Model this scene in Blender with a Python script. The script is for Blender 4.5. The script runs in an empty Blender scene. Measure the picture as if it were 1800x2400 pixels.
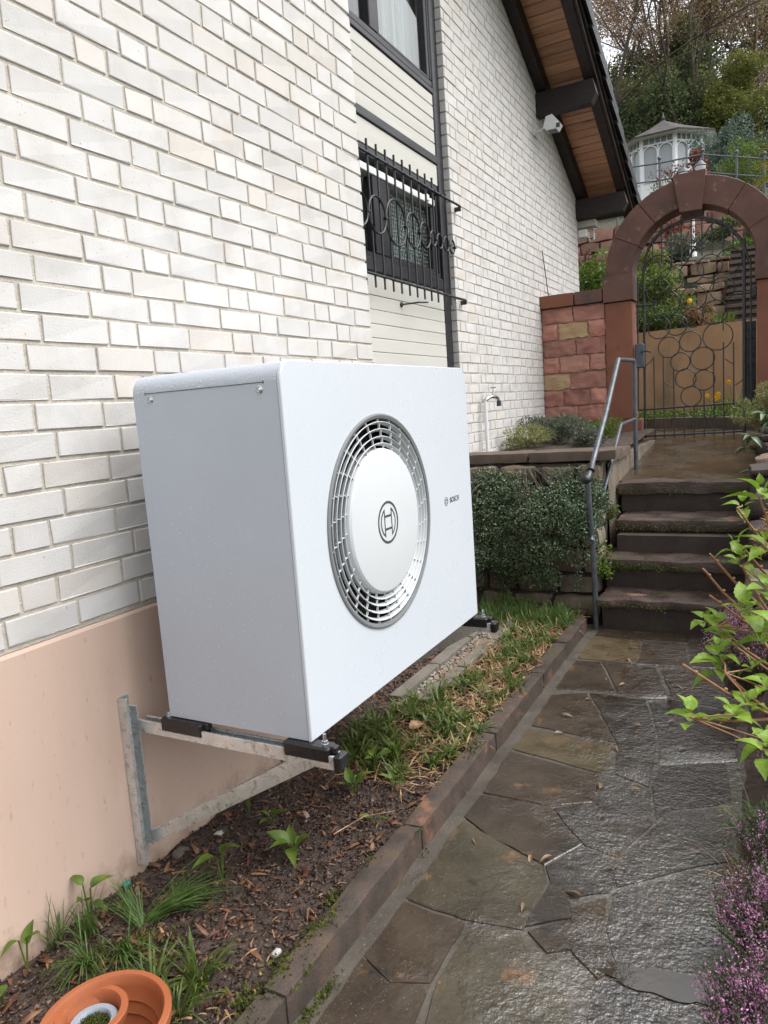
import bpy, bmesh, math, random
import numpy as np
from mathutils import Vector, Matrix, noise
from mathutils.geometry import delaunay_2d_cdt
sc = bpy.context.scene
col = sc.collection
rnd = random.Random(11)
rng = np.random.default_rng(11)
PI = math.pi
# ------------------------------------------------------------------ camera
YAW, PITCH, ROLL = 0.4971, -0.1382, -0.0708
CAM = Vector((1.9112, -1.2316, 1.575))
cy_, sy_, cp_, sp_ = math.cos(YAW), math.sin(YAW), math.cos(PITCH), math.sin(PITCH)
Fv = Vector((-sy_*cp_, cy_*cp_, sp_)); R0 = Vector((cy_, sy_, 0)); U0 = R0.cross(Fv)
cr_, sr_ = math.cos(ROLL), math.sin(ROLL)
Rv = R0*cr_ + U0*sr_; Uv = U0*cr_ - R0*sr_
cam = bpy.data.cameras.new('camera'); camo = bpy.data.objects.new('camera', cam); col.objects.link(camo)
cam.sensor_fit = 'HORIZONTAL'; cam.sensor_width = 36; cam.lens = 34.0
cam.clip_start = 0.05; cam.clip_end = 600
m3 = Matrix((Rv, Uv, -Fv)).transposed()
camo.matrix_world = Matrix.Translation(CAM) @ m3.to_4x4()
sc.camera = camo
# ------------------------------------------------------------------ sky and sun (overcast, wet spring day)
w = bpy.data.worlds.new('World'); sc.world = w; w.use_nodes = True
nt = w.node_tree; nt.nodes.clear()
out = nt.nodes.new('ShaderNodeOutputWorld'); bg = nt.nodes.new('ShaderNodeBackground')
sky = nt.nodes.new('ShaderNodeTexSky'); sky.sky_type = 'NISHITA'; sky.sun_disc = False
SUN_EL, SUN_AZ = math.radians(58), math.radians(70)      # azimuth from +y towards +x
sky.sun_elevation = SUN_EL; sky.sun_rotation = SUN_AZ
sky.air_density = 1.0; sky.dust_density = 4.0; sky.ozone_density = 1.0
hs = nt.nodes.new('ShaderNodeHueSaturation'); hs.inputs['Saturation'].default_value = 0.16
nt.links.new(sky.outputs[0], hs.inputs['Color']); nt.links.new(hs.outputs[0], bg.inputs[0])
bg.inputs[1].default_value = 0.15
nt.links.new(bg.outputs[0], out.inputs[0])
sl = bpy.data.lights.new('sun', 'SUN'); so = bpy.data.objects.new('sun', sl); col.objects.link(so)
sl.energy = 0.5; sl.angle = math.radians(60); sl.color = (1, .97, .93)
sdir = Vector((math.sin(SUN_AZ)*math.cos(SUN_EL), math.cos(SUN_AZ)*math.cos(SUN_EL), math.sin(SUN_EL)))
so.rotation_euler = sdir.to_track_quat('Z', 'Y').to_euler(); so.location = (6, 2, 12)
vs = sc.view_settings; vs.view_transform = 'Standard'; vs.look = 'None'; vs.gamma = 1; vs.use_curve_mapping = False
vs.exposure = 1.28
sc.cycles.max_bounces = 8; sc.cycles.transparent_max_bounces = 12
# ------------------------------------------------------------------ object helpers
WL = {}
def link(name, me, mat=None, parent=None, loc=(0, 0, 0), rot=None, scale=None):
    o = bpy.data.objects.new(name, me); col.objects.link(o)
    if mat is not None and me is not None and not me.materials: me.materials.append(mat)
    L = Vector(loc); WL[o.name] = L.copy()
    if parent is not None:
        o.parent = parent; L = L - WL[parent.name]
    o.location = L
    if rot is not None: o.rotation_euler = rot
    if scale is not None: o.scale = scale
    return o
def tag(o, label=None, cat=None, group=None, kind=None):
    if label: o['label'] = label
    if cat: o['category'] = cat
    if group: o['group'] = group
    if kind: o['kind'] = kind
    return o
def thing(name, label, cat, loc=(0, 0, 0), group=None):
    return tag(link(name, None, loc=loc), label, cat, group)
def finish(me, smooth=None):
    if smooth is not None:
        me.shade_smooth()
        me.set_sharp_from_angle(angle=math.radians(smooth))
    return me
class MB:
    def __init__(s): s.v = []; s.f = []
    def add(s, V, F):
        n = len(s.v); s.v += [tuple(p) for p in V]; s.f += [tuple(i+n for i in f) for f in F]; return s
    def box(s, x0, x1, y0, y1, z0, z1):
        return s.add([(x0,y0,z0),(x1,y0,z0),(x1,y1,z0),(x0,y1,z0),(x0,y0,z1),(x1,y0,z1),(x1,y1,z1),(x0,y1,z1)],
                     [(0,3,2,1),(4,5,6,7),(0,1,5,4),(1,2,6,5),(2,3,7,6),(3,0,4,7)])
    def cbox(s, x0, x1, y0, y1, z0, z1, b=.004):
        lo = (x0, y0, z0); hi = (x1, y1, z1); V = []; idx = {}
        for i in range(8):
            sg = [(i >> k) & 1 for k in range(3)]
            for a in range(3):
                p = []
                for k in range(3):
                    e = hi[k] if sg[k] else lo[k]
                    if k != a: e += -b if sg[k] else b
                    p.append(e)
                idx[(i, a)] = len(V); V.append(p)
        F = []
        for a in range(3):
            o1, o2 = (a+1) % 3, (a+2) % 3
            for sd in (0, 1):
                c = []
                for (u, v) in ((0,0),(1,0),(1,1),(0,1)):
                    c.append(idx[(sd << a | u << o1 | v << o2, a)])
                F.append(tuple(c if sd else c[::-1]))
            for u in (0, 1):
                for v in (0, 1):
                    i0 = u << o1 | v << o2; i1 = i0 | 1 << a
                    q = (idx[(i0, o1)], idx[(i1, o1)], idx[(i1, o2)], idx[(i0, o2)])
                    F.append(q if u != v else q[::-1])
        for i in range(8):
            q = (idx[(i, 0)], idx[(i, 1)], idx[(i, 2)])
            F.append(q if bin(i).count('1') % 2 else q[::-1])
        return s.add(V, F)
    def tube(s, pts, r, n=8, closed=False, caps=True):
        P = [Vector(p) for p in pts]; m = len(P); rs = r if hasattr(r, '__len__') else [r]*m
        V = []; F = []; pu = None
        for i, p in enumerate(P):
            a = P[(i-1) % m] if (closed or i > 0) else p
            b = P[(i+1) % m] if (closed or i < m-1) else p
            t = (b-a).normalized()
            if pu is None:
                pu = Vector((0, 0, 1)) if abs(t.z) < .9 else Vector((1, 0, 0))
            u = (pu - t*pu.dot(t)).normalized(); pu = u; w_ = t.cross(u)
            for k in range(n):
                A = 2*PI*k/n; V.append(p + (u*math.cos(A)+w_*math.sin(A))*rs[i])
        for i in range(m if closed else m-1):
            for k in range(n):
                a = i*n+k; b = i*n+(k+1) % n; j = ((i+1) % m)*n
                F.append((a, b, j+(k+1) % n, j+k))
        if caps and not closed:
            F.append(tuple(range(n-1, -1, -1))); F.append(tuple((m-1)*n+k for k in range(n)))
        return s.add(V, F)
    def circle(s, c, e1, e2, R, r, n=24, k=6):
        c = Vector(c); e1 = Vector(e1); e2 = Vector(e2)
        return s.tube([c+e1*R*math.cos(2*PI*i/n)+e2*R*math.sin(2*PI*i/n) for i in range(n)], r, k, closed=True)
    def lathe(s, prof, c, ax, n=32, a0=0, a1=2*PI):
        c = Vector(c); ax = Vector(ax).normalized(); u = ax.orthogonal().normalized(); w_ = ax.cross(u)
        full = abs(a1-a0-2*PI) < 1e-6; m = n if full else n+1; V = []; F = []
        for i in range(m):
            A = a0+(a1-a0)*i/n; d = u*math.cos(A)+w_*math.sin(A)
            for (r, h) in prof: V.append(c+d*r+ax*h)
        q = len(prof)
        for i in range(n):
            j = (i+1) % m
            for k in range(q-1): F.append((i*q+k, j*q+k, j*q+k+1, i*q+k+1))
        return s.add(V, F)
    def prism(s, poly, fn, d0, d1):
        n = len(poly); V = [fn(a, b, d0) for a, b in poly]+[fn(a, b, d1) for a, b in poly]
        F = [tuple(range(n-1, -1, -1)), tuple(range(n, 2*n))]+[(i, (i+1) % n, n+(i+1) % n, n+i) for i in range(n)]
        return s.add(V, F)
    def mesh(s, smooth=None):
        me = bpy.data.meshes.new('mesh'); me.from_pydata(s.v, [], s.f)
        bm = bmesh.new(); bm.from_mesh(me); bmesh.ops.recalc_face_normals(bm, faces=bm.faces); bm.to_mesh(me); bm.free()
        return finish(me, smooth)
    def obj(s, name, mat, parent=None, smooth=None):
        return link(name, s.mesh(smooth), mat, parent)
def npmesh(V, F, smooth=False):
    V = np.asarray(V, np.float32).reshape(-1, 3); F = np.asarray(F, np.int32); k = F.shape[1]
    me = bpy.data.meshes.new('mesh'); me.vertices.add(len(V)); me.vertices.foreach_set('co', V.ravel())
    me.loops.add(F.size); me.loops.foreach_set('vertex_index', F.ravel()); me.polygons.add(len(F))
    me.polygons.foreach_set('loop_start', np.arange(0, F.size, k, dtype=np.int32))
    me.update(calc_edges=True)
    if smooth: me.shade_smooth()
    return me
def nz(p, s=1.0, o=0.0): return noise.noise(Vector((p[0]*s+o, p[1]*s+o*.7, p[2]*s-o*.3)))
def rock(x0, x1, y0, y1, z0, z1, r=.02, step=.08, amp=.008, fr=7, seed=0, nmax=14):
    """rounded, slightly irregular block of stone"""
    bm = bmesh.new(); S = (x1-x0, y1-y0, z1-z0); N = [max(2, min(nmax, int(round(d/step)))) for d in S]
    C = Vector(((x0+x1)/2, (y0+y1)/2, (z0+z1)/2)); r = min(r, min(S)*.45); cache = {}
    def vert(ix, iy, iz):
        k = (ix, iy, iz)
        if k not in cache:
            p = Vector([S[a]*(k[a]/N[a]-.5) for a in range(3)])
            # pull grid lines next to the rim onto the rounding
            q = Vector([max(-S[a]/2+r, min(S[a]/2-r, p[a])) for a in range(3)]); d = p-q
            if d.length > 1e-9: p = q+d.normalized()*r
            p += C; n_ = noise.noise_vector(p*fr+Vector((seed, seed*.3, -seed)))
            p += Vector((n_.x, n_.y, n_.z))*amp
            cache[k] = bm.verts.new(p)
        return cache[k]
    def face(*q):
        try: bm.faces.new(q)
        except ValueError: pass
    for a in range(3):
        b, c = (a+1) % 3, (a+2) % 3
        for sd in (0, N[a]):
            for i in range(N[b]):
                for j in range(N[c]):
                    q = []
                    for u, v in ((0,0),(1,0),(1,1),(0,1)):
                        k = [0, 0, 0]; k[a] = sd; k[b] = i+u; k[c] = j+v; q.append(vert(*k))
                    face(*(q if sd else q[::-1]))
    me = bpy.data.meshes.new('mesh'); bm.to_mesh(me); bm.free(); me.shade_smooth(); me.set_sharp_from_angle(angle=math.radians(50))
    return me
# ------------------------------------------------------------------ procedural materials
def M(name, cols, scale=6., detail=6., rough=.7, rvar=.1, bump=.3, bscale=60., bdist=.004, metal=0., objvar=0., spec=.5,
      coat=0., transl=0., speck=None, stretch=None, blotch=None, wet=None, coord='pos', sub=0., bump2=None, objmix=None):
    m = bpy.data.materials.new(name); m.use_nodes = True; N = m.node_tree.nodes; Lk = m.node_tree.links
    P = N['Principled BSDF']
    if coord == 'pos': src = N.new('ShaderNodeNewGeometry').outputs['Position']
    else: src = N.new('ShaderNodeTexCoord').outputs['Object']
    if objvar or objmix or coord != 'pos':
        oi = N.new('ShaderNodeObjectInfo')
    if coord != 'pos':
        va = N.new('ShaderNodeVectorMath'); va.operation = 'ADD'
        vm = N.new('ShaderNodeVectorMath'); vm.operation = 'SCALE'; cx = N.new('ShaderNodeCombineXYZ')
        Lk.new(oi.outputs['Random'], cx.inputs[0]); Lk.new(oi.outputs['Random'], cx.inputs[1]); Lk.new(cx.outputs[0], vm.inputs[0]); vm.inputs['Scale'].default_value = 37
        Lk.new(src, va.inputs[0]); Lk.new(vm.outputs[0], va.inputs[1]); src = va.outputs[0]
    if stretch:
        mp = N.new('ShaderNodeMapping'); mp.inputs['Scale'].default_value = stretch; Lk.new(src, mp.inputs[0]); s2 = mp.outputs[0]
    else: s2 = src
    def NZ(sc_, det=detail, v=s2, ro=.6):
        n = N.new('ShaderNodeTexNoise'); n.inputs['Scale'].default_value = sc_; n.inputs['Detail'].default_value = det
        n.inputs['Roughness'].default_value = ro; Lk.new(v, n.inputs['Vector']); return n.outputs['Fac']
    def ramp(f, st):
        r = N.new('ShaderNodeValToRGB'); e = r.color_ramp.elements
        while len(e) < len(st): e.new(.5)
        for i, (p, c) in enumerate(st):
            e[i].position = p; e[i].color = (c, c, c, 1) if not hasattr(c, '__len__') else (*c, 1)
        Lk.new(f, r.inputs[0]); return r.outputs[0]
    def mix(f, a, b, mode='MIX'):
        x = N.new('ShaderNodeMix'); x.data_type = 'RGBA'; x.blend_type = mode
        if hasattr(f, 'is_output'): Lk.new(f, x.inputs[0])
        else: x.inputs[0].default_value = f
        for i, q in ((6, a), (7, b)):
            if hasattr(q, 'is_output'): Lk.new(q, x.inputs[i])
            else: x.inputs[i].default_value = (*q, 1)
        return x.outputs[2]
    if len(cols) == 1: c = ramp(NZ(scale), [(.3, tuple(v*.88 for v in cols[0])), (.7, tuple(v*1.08 for v in cols[0]))])
    else: c = ramp(NZ(scale), [(.3+.4*i/(len(cols)-1), q) for i, q in enumerate(cols)])
    if blotch:                                   # (colour, scale, threshold, softness)
        for bc, bs, bt, bw in blotch: c = mix(ramp(NZ(bs, 4), [(bt, 0.), (min(1, bt+bw), 1.)]), c, bc)
    if speck:                                    # (colour, scale, threshold)
        for pc, ps, pt in speck: c = mix(ramp(NZ(ps, 2, src), [(pt, 0.), (min(1, pt+.04), 1.)]), c, pc)
    if objmix:                                   # some of the pieces tend to another colour
        for q, (oc, ot) in enumerate(objmix):
            wn_ = N.new('ShaderNodeMath'); wn_.operation = 'MULTIPLY_ADD'; wn_.inputs[1].default_value = 7.31+q*5.7; wn_.inputs[2].default_value = .37*q; Lk.new(oi.outputs['Random'], wn_.inputs[0])
            fr_ = N.new('ShaderNodeMath'); fr_.operation = 'FRACT'; Lk.new(wn_.outputs[0], fr_.inputs[0])
            c = mix(ramp(fr_.outputs[0], [(ot, 0.), (1., .55)]), c, oc)
    if objvar:
        mr = N.new('ShaderNodeMapRange'); mr.inputs['To Min'].default_value = 1-objvar; mr.inputs['To Max'].default_value = 1+objvar*.5
        Lk.new(oi.outputs['Random'], mr.inputs[0])
        hv = N.new('ShaderNodeHueSaturation'); Lk.new(mr.outputs[0], hv.inputs['Value']); Lk.new(c, hv.inputs['Color']); c = hv.outputs[0]
    Lk.new(c, P.inputs['Base Color'])
    if wet:                                      # wet sheen in patches: (scale, threshold, width, wet roughness)
        f = ramp(NZ(wet[0], 5, src), [(wet[1], rough), (min(1, wet[1]+wet[2]), wet[3])]); Lk.new(f, P.inputs['Roughness'])
    elif rvar:
        f = ramp(NZ(scale*2.3), [(.3, max(.02, rough-rvar)), (.7, min(1, rough+rvar))]); Lk.new(f, P.inputs['Roughness'])
    else: P.inputs['Roughness'].default_value = rough
    P.inputs['Metallic'].default_value = metal; P.inputs['Specular IOR Level'].default_value = spec
    P.inputs['Coat Weight'].default_value = coat; P.inputs['Coat Roughness'].default_value = .05; P.inputs['Coat IOR'].default_value = 1.5
    if bump:
        b = N.new('ShaderNodeBump'); b.inputs['Strength'].default_value = bump; b.inputs['Distance'].default_value = bdist
        Lk.new(NZ(bscale, 5), b.inputs['Height']); no = b.outputs[0]
        if bump2:
            b2 = N.new('ShaderNodeBump'); b2.inputs['Strength'].default_value = bump2[1]; b2.inputs['Distance'].default_value = bump2[2]
            Lk.new(NZ(bump2[0], 3), b2.inputs['Height']); Lk.new(no, b2.inputs['Normal']); no = b2.outputs[0]
        Lk.new(no, P.inputs['Normal'])
        if coat: Lk.new(no, P.inputs['Coat Normal'])
    if transl:
        t = N.new('ShaderNodeBsdfTranslucent'); Lk.new(c, t.inputs[0]); ms = N.new('ShaderNodeMixShader'); ms.inputs[0].default_value = transl
        o = N['Material Output']; Lk.new(P.outputs[0], ms.inputs[1]); Lk.new(t.outputs[0], ms.inputs[2]); Lk.new(ms.outputs[0], o.inputs[0])
    return m
def glass(name, colr=(1, 1, 1), rough=0., ior=1.45):
    m = bpy.data.materials.new(name); m.use_nodes = True; P = m.node_tree.nodes['Principled BSDF']
    P.inputs['Base Color'].default_value = (*colr, 1); P.inputs['Roughness'].default_value = rough
    P.inputs['Transmission Weight'].default_value = 1; P.inputs['IOR'].default_value = ior
    return m
# ------------------------------------------------------------------ foliage helpers
def unit(a): return a/np.maximum(np.linalg.norm(a, axis=-1, keepdims=True), 1e-9)
def rdir(n): return unit(rng.normal(size=(n, 3)))
def leafmesh(P, D, Nn, L, W, fold=.22):
    P, D = np.asarray(P), unit(np.asarray(D)); S = unit(np.cross(D, Nn)); Nn = np.cross(S, D)
    L = np.broadcast_to(L, len(P))[:, None]; W = np.broadcast_to(W, len(P))[:, None]
    V = np.stack([P, P+D*L*.45+S*W*.5+Nn*W*fold, P+D*L, P+D*L*.45-S*W*.5+Nn*W*fold], 1)
    i = np.arange(len(P))[:, None]*4
    return V.reshape(-1, 3), np.concatenate([i+np.array([[0, 1, 2]]), i+np.array([[0, 2, 3]])])
def blades(P, D, L, W, droop, seg=4):
    P = np.asarray(P, float); D = unit(np.asarray(D, float)); n = len(P)
    L = np.broadcast_to(L, n); W = np.broadcast_to(W, n); droop = np.broadcast_to(droop, n)
    S = unit(np.cross(D, np.array([0, 0, 1.])+rng.normal(size=(n, 3))*.15)); rows = []
    for k in range(seg+1):
        t = k/seg; c = P+D*(L*t)[:, None]; c[:, 2] -= droop*L*t*t
        wd = (W*(.55+.9*t)*(1-t)**.8 if k < seg else W*.02)[:, None]*.5 if k else (W*.55)[:, None]*.5
        rows += [c-S*wd, c+S*wd]
    V = np.stack(rows, 1); m = 2*(seg+1); i = np.arange(n)[:, None]*m; F = []
    for k in range(seg): F.append(i+np.array([[2*k, 2*k+1, 2*k+3, 2*k+2]]))
    return V.reshape(-1, 3), np.concatenate(F)
def cat(*VF):
    V = []; F = []; o = 0
    for v, f in VF: V.append(v); F.append(f+o); o += len(v)
    return np.concatenate(V), np.concatenate(F)
def shell(n, ells, inner=.55):
    """points through the outer part of a set of ellipsoids (cx,cy,cz,rx,ry,rz) with outward directions"""
    vol = np.array([e[3]*e[4]*e[5] for e in ells])**.67; k = rng.choice(len(ells), n, p=vol/vol.sum()); E = np.array(ells)[k]
    d = rdir(n); r = (inner**3+(1-inner**3)*rng.random(n))**(1/3)
    return E[:, :3]+d*E[:, 3:]*r[:, None], unit(d/E[:, 3:])
# ================================================================== materials of the house
m_brick = M('white_brick', [(0.4758,0.4614,0.4408),(0.545,0.531,0.5157),(0.5796,0.5702,0.5642)], scale=5, rough=.85, bump=.5, bscale=150, bdist=.0025, objvar=.05, objmix=[((.54,.485,.425), .72), ((.51,.50,.485), .7)],
            speck=[((.25,.22,.19), 95, .70)], blotch=[((.56,.46,.36), 3.1, .60, .25)])
m_mortar = M('mortar', [(0.4104,0.3705,0.3135),(0.5358,0.4902,0.4218)], scale=30, rough=.95, bump=.9, bscale=120, bdist=.006)
m_render = M('painted_render', [(0.495,0.3602,0.29),(0.5395,0.3958,0.3228)], scale=2.2, rough=.8, bump=.25, bscale=45, bdist=.004,
             blotch=[((.40,.29,.21), 1.3, .60, .3), ((.40,.29,.215), 30, .625, .1)], stretch=(1, 1.9, .55))
def splash(m):                                   # soil splashed up from the bed, ragged upper limit
    N = m.node_tree.nodes; Lk = m.node_tree.links; P = N['Principled BSDF']; src = P.inputs['Base Color'].links[0].from_socket
    g = N.new('ShaderNodeNewGeometry'); sx = N.new('ShaderNodeSeparateXYZ'); Lk.new(g.outputs['Position'], sx.inputs[0])
    n = N.new('ShaderNodeTexNoise'); n.inputs['Scale'].default_value = 11; n.inputs['Detail'].default_value = 8; n.inputs['Roughness'].default_value = .72; Lk.new(g.outputs['Position'], n.inputs['Vector'])
    a = N.new('ShaderNodeMath'); a.operation = 'MULTIPLY_ADD'; a.inputs[1].default_value = -2.2; Lk.new(sx.outputs[2], a.inputs[0]); Lk.new(n.outputs['Fac'], a.inputs[2])
    r = N.new('ShaderNodeMapRange'); r.inputs['From Min'].default_value = .12; r.inputs['From Max'].default_value = .46; r.inputs['To Max'].default_value = .8; Lk.new(a.outputs[0], r.inputs[0])
    x = N.new('ShaderNodeMix'); x.data_type = 'RGBA'; Lk.new(r.outputs[0], x.inputs[0]); Lk.new(src, x.inputs[6]); x.inputs[7].default_value = (.20, .135, .085, 1); Lk.new(x.outputs[2], P.inputs['Base Color'])
splash(m_render)
m_cream = M('cream_board', [(0.4698,0.4627,0.419),(0.5265,0.52,0.4788)], scale=3, rough=.6, bump=.12, bscale=70, blotch=[((.42,.39,.31), 2.4, .66, .3)], stretch=(1, .4, 3))
m_dark = M('dark_frame', [(.012,.012,.015),(.022,.021,.026)], scale=6, rough=.38, bump=.08, stretch=(1, .3, 4))
m_wood = M('dark_stained_timber', [(0.0104,0.0059,0.0059),(0.0221,0.0123,0.0111)], scale=7, rough=.6, bump=.3, bscale=30, stretch=(1, .25, 4), blotch=[((.06,.03,.022), 4, .62, .2)])
m_soffit = M('soffit_timber', [(0.427,0.2112,0.1225),(0.6569,0.3672,0.2237)], scale=6, rough=.6, bump=.25, bscale=40, objvar=.25, stretch=(.3, 5, 5), blotch=[((.09,.04,.02), 5, .62, .15)])
m_tile = M('roof_tile', [(0.0038,0.0041,0.0047),(0.0095,0.0095,0.0104)], scale=9, rough=.5, bump=.4, bscale=40, objvar=.2)
m_iron = M('wrought_iron', [(0.012,0.0128,0.015),(0.0255,0.027,0.0315)], scale=18, rough=.42, bump=.35, bscale=90, bdist=.003)
m_galv = M('galvanised_pipe', [(0.0576,0.0691,0.0835),(0.1037,0.1152,0.1325)], scale=14, rough=.4, bump=.35, bscale=80, bdist=.003, metal=.35, blotch=[((.05,.055,.06), 9, .58, .15)])
m_white = M('white_paint', [(.66,.67,.67),(.74,.75,.75)], scale=4, rough=.45, bump=.06)
m_black = M('dark_interior', [(.006,.006,.007),(.009,.009,.01)], scale=2, rough=.9, bump=0)
m_pane = glass('window_glass', (.93,.97,.96))
def patterned():
    m = glass('patterned_glass', (.72,.86,.82), .12); N = m.node_tree.nodes; Lk = m.node_tree.links
    v = N.new('ShaderNodeTexVoronoi'); v.inputs['Scale'].default_value = 34; v.inputs['Randomness'].default_value = .15
    g = N.new('ShaderNodeNewGeometry'); Lk.new(g.outputs['Position'], v.inputs['Vector'])
    b = N.new('ShaderNodeBump'); b.inputs['Strength'].default_value = .9; b.inputs['Distance'].default_value = .02
    Lk.new(v.outputs['Distance'], b.inputs['Height']); Lk.new(b.outputs[0], N['Principled BSDF'].inputs['Normal']); return m
m_patt = patterned()
m_curtain = M('net_curtain', [(.30,.33,.31),(.42,.45,.43)], scale=3, rough=.9, bump=.2, bscale=25, stretch=(1, 6, .2))
# ================================================================== house
house = thing('house', 'white brick house with dark timber gable roof, barred window and beige plinth', 'house')
X2 = -.422                                                      # face of the far, set back brick wall
XB = -.475                                                      # face of the panelled window bay
CO, Z0 = .0867, .985                                            # brick course, bottom of lowest course
def zroof(y): return 4.925-.43*(y-7.34)                         # underside of rafters
yz = lambda x: (lambda a, b, d: (d, a, b))
wl = MB()
wl.prism([(-2.5, .968), (2.288, .968), (2.288, zroof(2.288)+.2), (-2.5, zroof(-2.5)+.2)], lambda a, b, d: (d, a, b), -3, -.0058)
wl.prism([(4.602, .95), (9.092, .95), (9.092, zroof(9.092)+.2), (4.602, zroof(4.602)+.2)], lambda a, b, d: (d, a, b), -3, X2-.0055)
wl.obj('wall', m_mortar, house)
bk = MB(); bk.box(-3, -.9, 2.289, 4.601, .2, 6.2); bk.obj('room', m_black, house)
pl = MB(); pl.prism([(.002, -.3), (.002, .955), (-.004, .966), (-.05, .968), (-3, .968), (-3, -.3)], lambda a, b, d: (a, d, b), -2.5, 2.294)
pl.prism([(X2, -.3), (X2, .948), (-3, .948), (-3, -.3)], lambda a, b, d: (a, d, b), 4.6, 9.1)
pl.box(-3, XB-.01, 2.2945, 4.5995, -.3, .99)
pl.obj('plinth', m_render, house)
# ---- bricks
def brick_mesh(Ln, seed):
    r = random.Random(seed); H = .0745; D = .05; ch = .0022; j = lambda a=.0014: r.uniform(-a, a)
    chip = r.choice((0, 0, .002, .004)); cc = (r.randrange(2), r.randrange(2)); V = []
    for (x, ins) in ((-D, 0), (-ch, 0), (0, ch)):
        for (a, b) in ((0,0),(1,0),(1,1),(0,1)):
            V.append((x+(j(.0008) if x == 0 else 0)-(chip if (a, b) == cc and x == 0 else 0), (ins if a == 0 else Ln-ins)+j(), (ins if b == 0 else H-ins)+j()))
    F = [(8,9,10,11)]
    for k in (0, 4):
        for i in range(4): F.append((k+i, k+(i+1) % 4, k+4+(i+1) % 4, k+4+i))
    me = bpy.data.meshes.new('brick'); me.from_pydata(V, [], F); return me
kinds = {}
def bmesh_of(Ln):
    k = int(round(Ln*1000))
    if k not in kinds: kinds[k] = [brick_mesh(Ln, k*10+i) for i in range(8)]
    return kinds[k][rnd.randrange(8)]
J = .012
def rowspans(par, a, b):
    s = []; st = 0. if par else -.4375
    seq = [.25, .25, .125]; u = st-.625*6; i = 0
    while u < b+.7:
        e = u+seq[i % 3]; i += 1
        lo, hi = max(u+J/2, a), min(e-J/2, b)
        if hi-lo > .035: s.append((lo, hi))
        u = e
    return s
bricks = []                                                     # (x, y0, y1, z)
for r in range(0, 66):
    z = Z0+r*CO
    if z > zroof(2.29)+.1: break
    for (a, b) in rowspans(r % 2 == 0, -2.2, 2.294+(.004 if r % 2 else 0)): bricks.append((0., a, b, z, 0))
for r in range(0, 60):
    z = Z0+r*CO
    for (a, b) in rowspans(r % 2 == 1, 0, 4.5):
        if zroof(4.594+(a+b)/2)+.12 > z+.05: bricks.append((X2, 4.594+a, 4.594+b, z, 1))
def px(p):
    d = Vector(p)-CAM; zc = d.dot(Fv)
    if zc < .05: return None
    return 900+1700*d.dot(Rv)/zc, 1200-1700*d.dot(Uv)/zc
def shown(b):
    x, a, c, z, wl_ = b; q = [px((x, yy, zz)) for yy, zz in ((a, z), (c, z), (c, z+.075), (a, z+.075))]
    if None in q: return 0
    cx, cy = sum(p[0] for p in q)/4, sum(p[1] for p in q)/4
    if not (-60 < cx < 1860 and -40 < cy < 2400): return 0
    hp = [(308,930),(330,885),(660,842),(1085,860),(1120,1437),(731,1740),(398,1686)]     # hidden behind the heat pump
    ins = True
    for i in range(len(hp)):
        (ax, ay), (bx, by) = hp[i], hp[(i+1) % len(hp)]
        if (bx-ax)*(cy-ay)-(by-ay)*(cx-ax) < 0: ins = False
    if ins: return 0
    A = 0
    for i in range(4): A += q[i][0]*q[(i+1) % 4][1]-q[(i+1) % 4][0]*q[i][1]
    return abs(A)/2
order = sorted(range(len(bricks)), key=lambda i: -shown(bricks[i]))
for k, i in enumerate(order):
    if k >= 300: break
    x, a, b, z, wl_ = bricks[i]
    link('brick', bmesh_of(b-a), m_brick, house, (x+rnd.uniform(-.0015, .0015), a, z+rnd.uniform(-.0012, .0012)),
         rot=(rnd.uniform(-.003, .003), 0, rnd.uniform(-.003, .003)))
V = []; F = []
for i in order[300:]:
    x, a, b, z, wl_ = bricks[i]; me = bmesh_of(b-a); n = len(V)
    dz = rnd.uniform(-.001, .001); dx = rnd.uniform(-.001, .001)
    V += [(v.co.x+x+dx, v.co.y+a, v.co.z+z+dz) for v in me.vertices]; F += [tuple(n+j for j in p.vertices) for p in me.polygons]
for r in range(0, 60):                                          # returns of both brick walls
    z = Z0+r*CO
    for (xa, xb, y, s) in ((X2, -.006, 2.297, 1), (XB, X2-.003, 4.594, -1)):
        m = MB()
        if s > 0:
            for (a, b) in ((xa+.02, xa+.14), (xa+.152, xa+.39)): m.cbox(a, b, y-.04, y+.001, z, z+.0745, .003)
        else: m.box(xa-.02, xb, y, y+.05, z, z+.0745)
        n = len(V); V += m.v; F += [tuple(n+j for j in f) for f in m.f]
me = bpy.data.meshes.new('mesh'); me.from_pydata(V, [], F)
tag(link('brickwork', me, m_brick, house), kind='stuff')
# ---- panelled bay: boards, rails, posts
def board(z0, z1, y0=2.6, y1=4.452):
    m = MB(); m.cbox(XB-.03, XB+rnd.uniform(-.001, .001), y0, y1, z0, z1, .004); return m.obj('siding_board', m_cream, house)
z = 3.555
while z < 4.0: board(z+.003, min(z+.0925, 4.018)); z += .0945
z = 2.352
while z > 1.0: board(z-.0925, z); z -= .0945
board(2.356, 2.508)                                              # blank panel under the lower window
m = MB(); m.cbox(XB-.03, XB+.002, 2.6, 4.452, 3.328, 3.487, .003); m.obj('fascia_board', m_cream, house)
m = MB(); m.cbox(XB-.03, XB+.014, 2.6, 4.452, 3.491, 3.551, .004); m.obj('rail', m_dark, house)
m = MB(); m.cbox(XB-.06, XB+.010, 4.456, 4.52, .99, 6, .006); m.obj('post', m_dark, house)
m = MB(); m.cbox(XB-.06, XB+.004, 4.5235, 4.591, .99, 6, .006); m.obj('post', m_dark, house)
m = MB(); m.cbox(XB-.1, XB-.002, 2.6, 4.452, 3.262, 3.325, .004); m.obj('shutter_box', m_dark, house)
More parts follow.
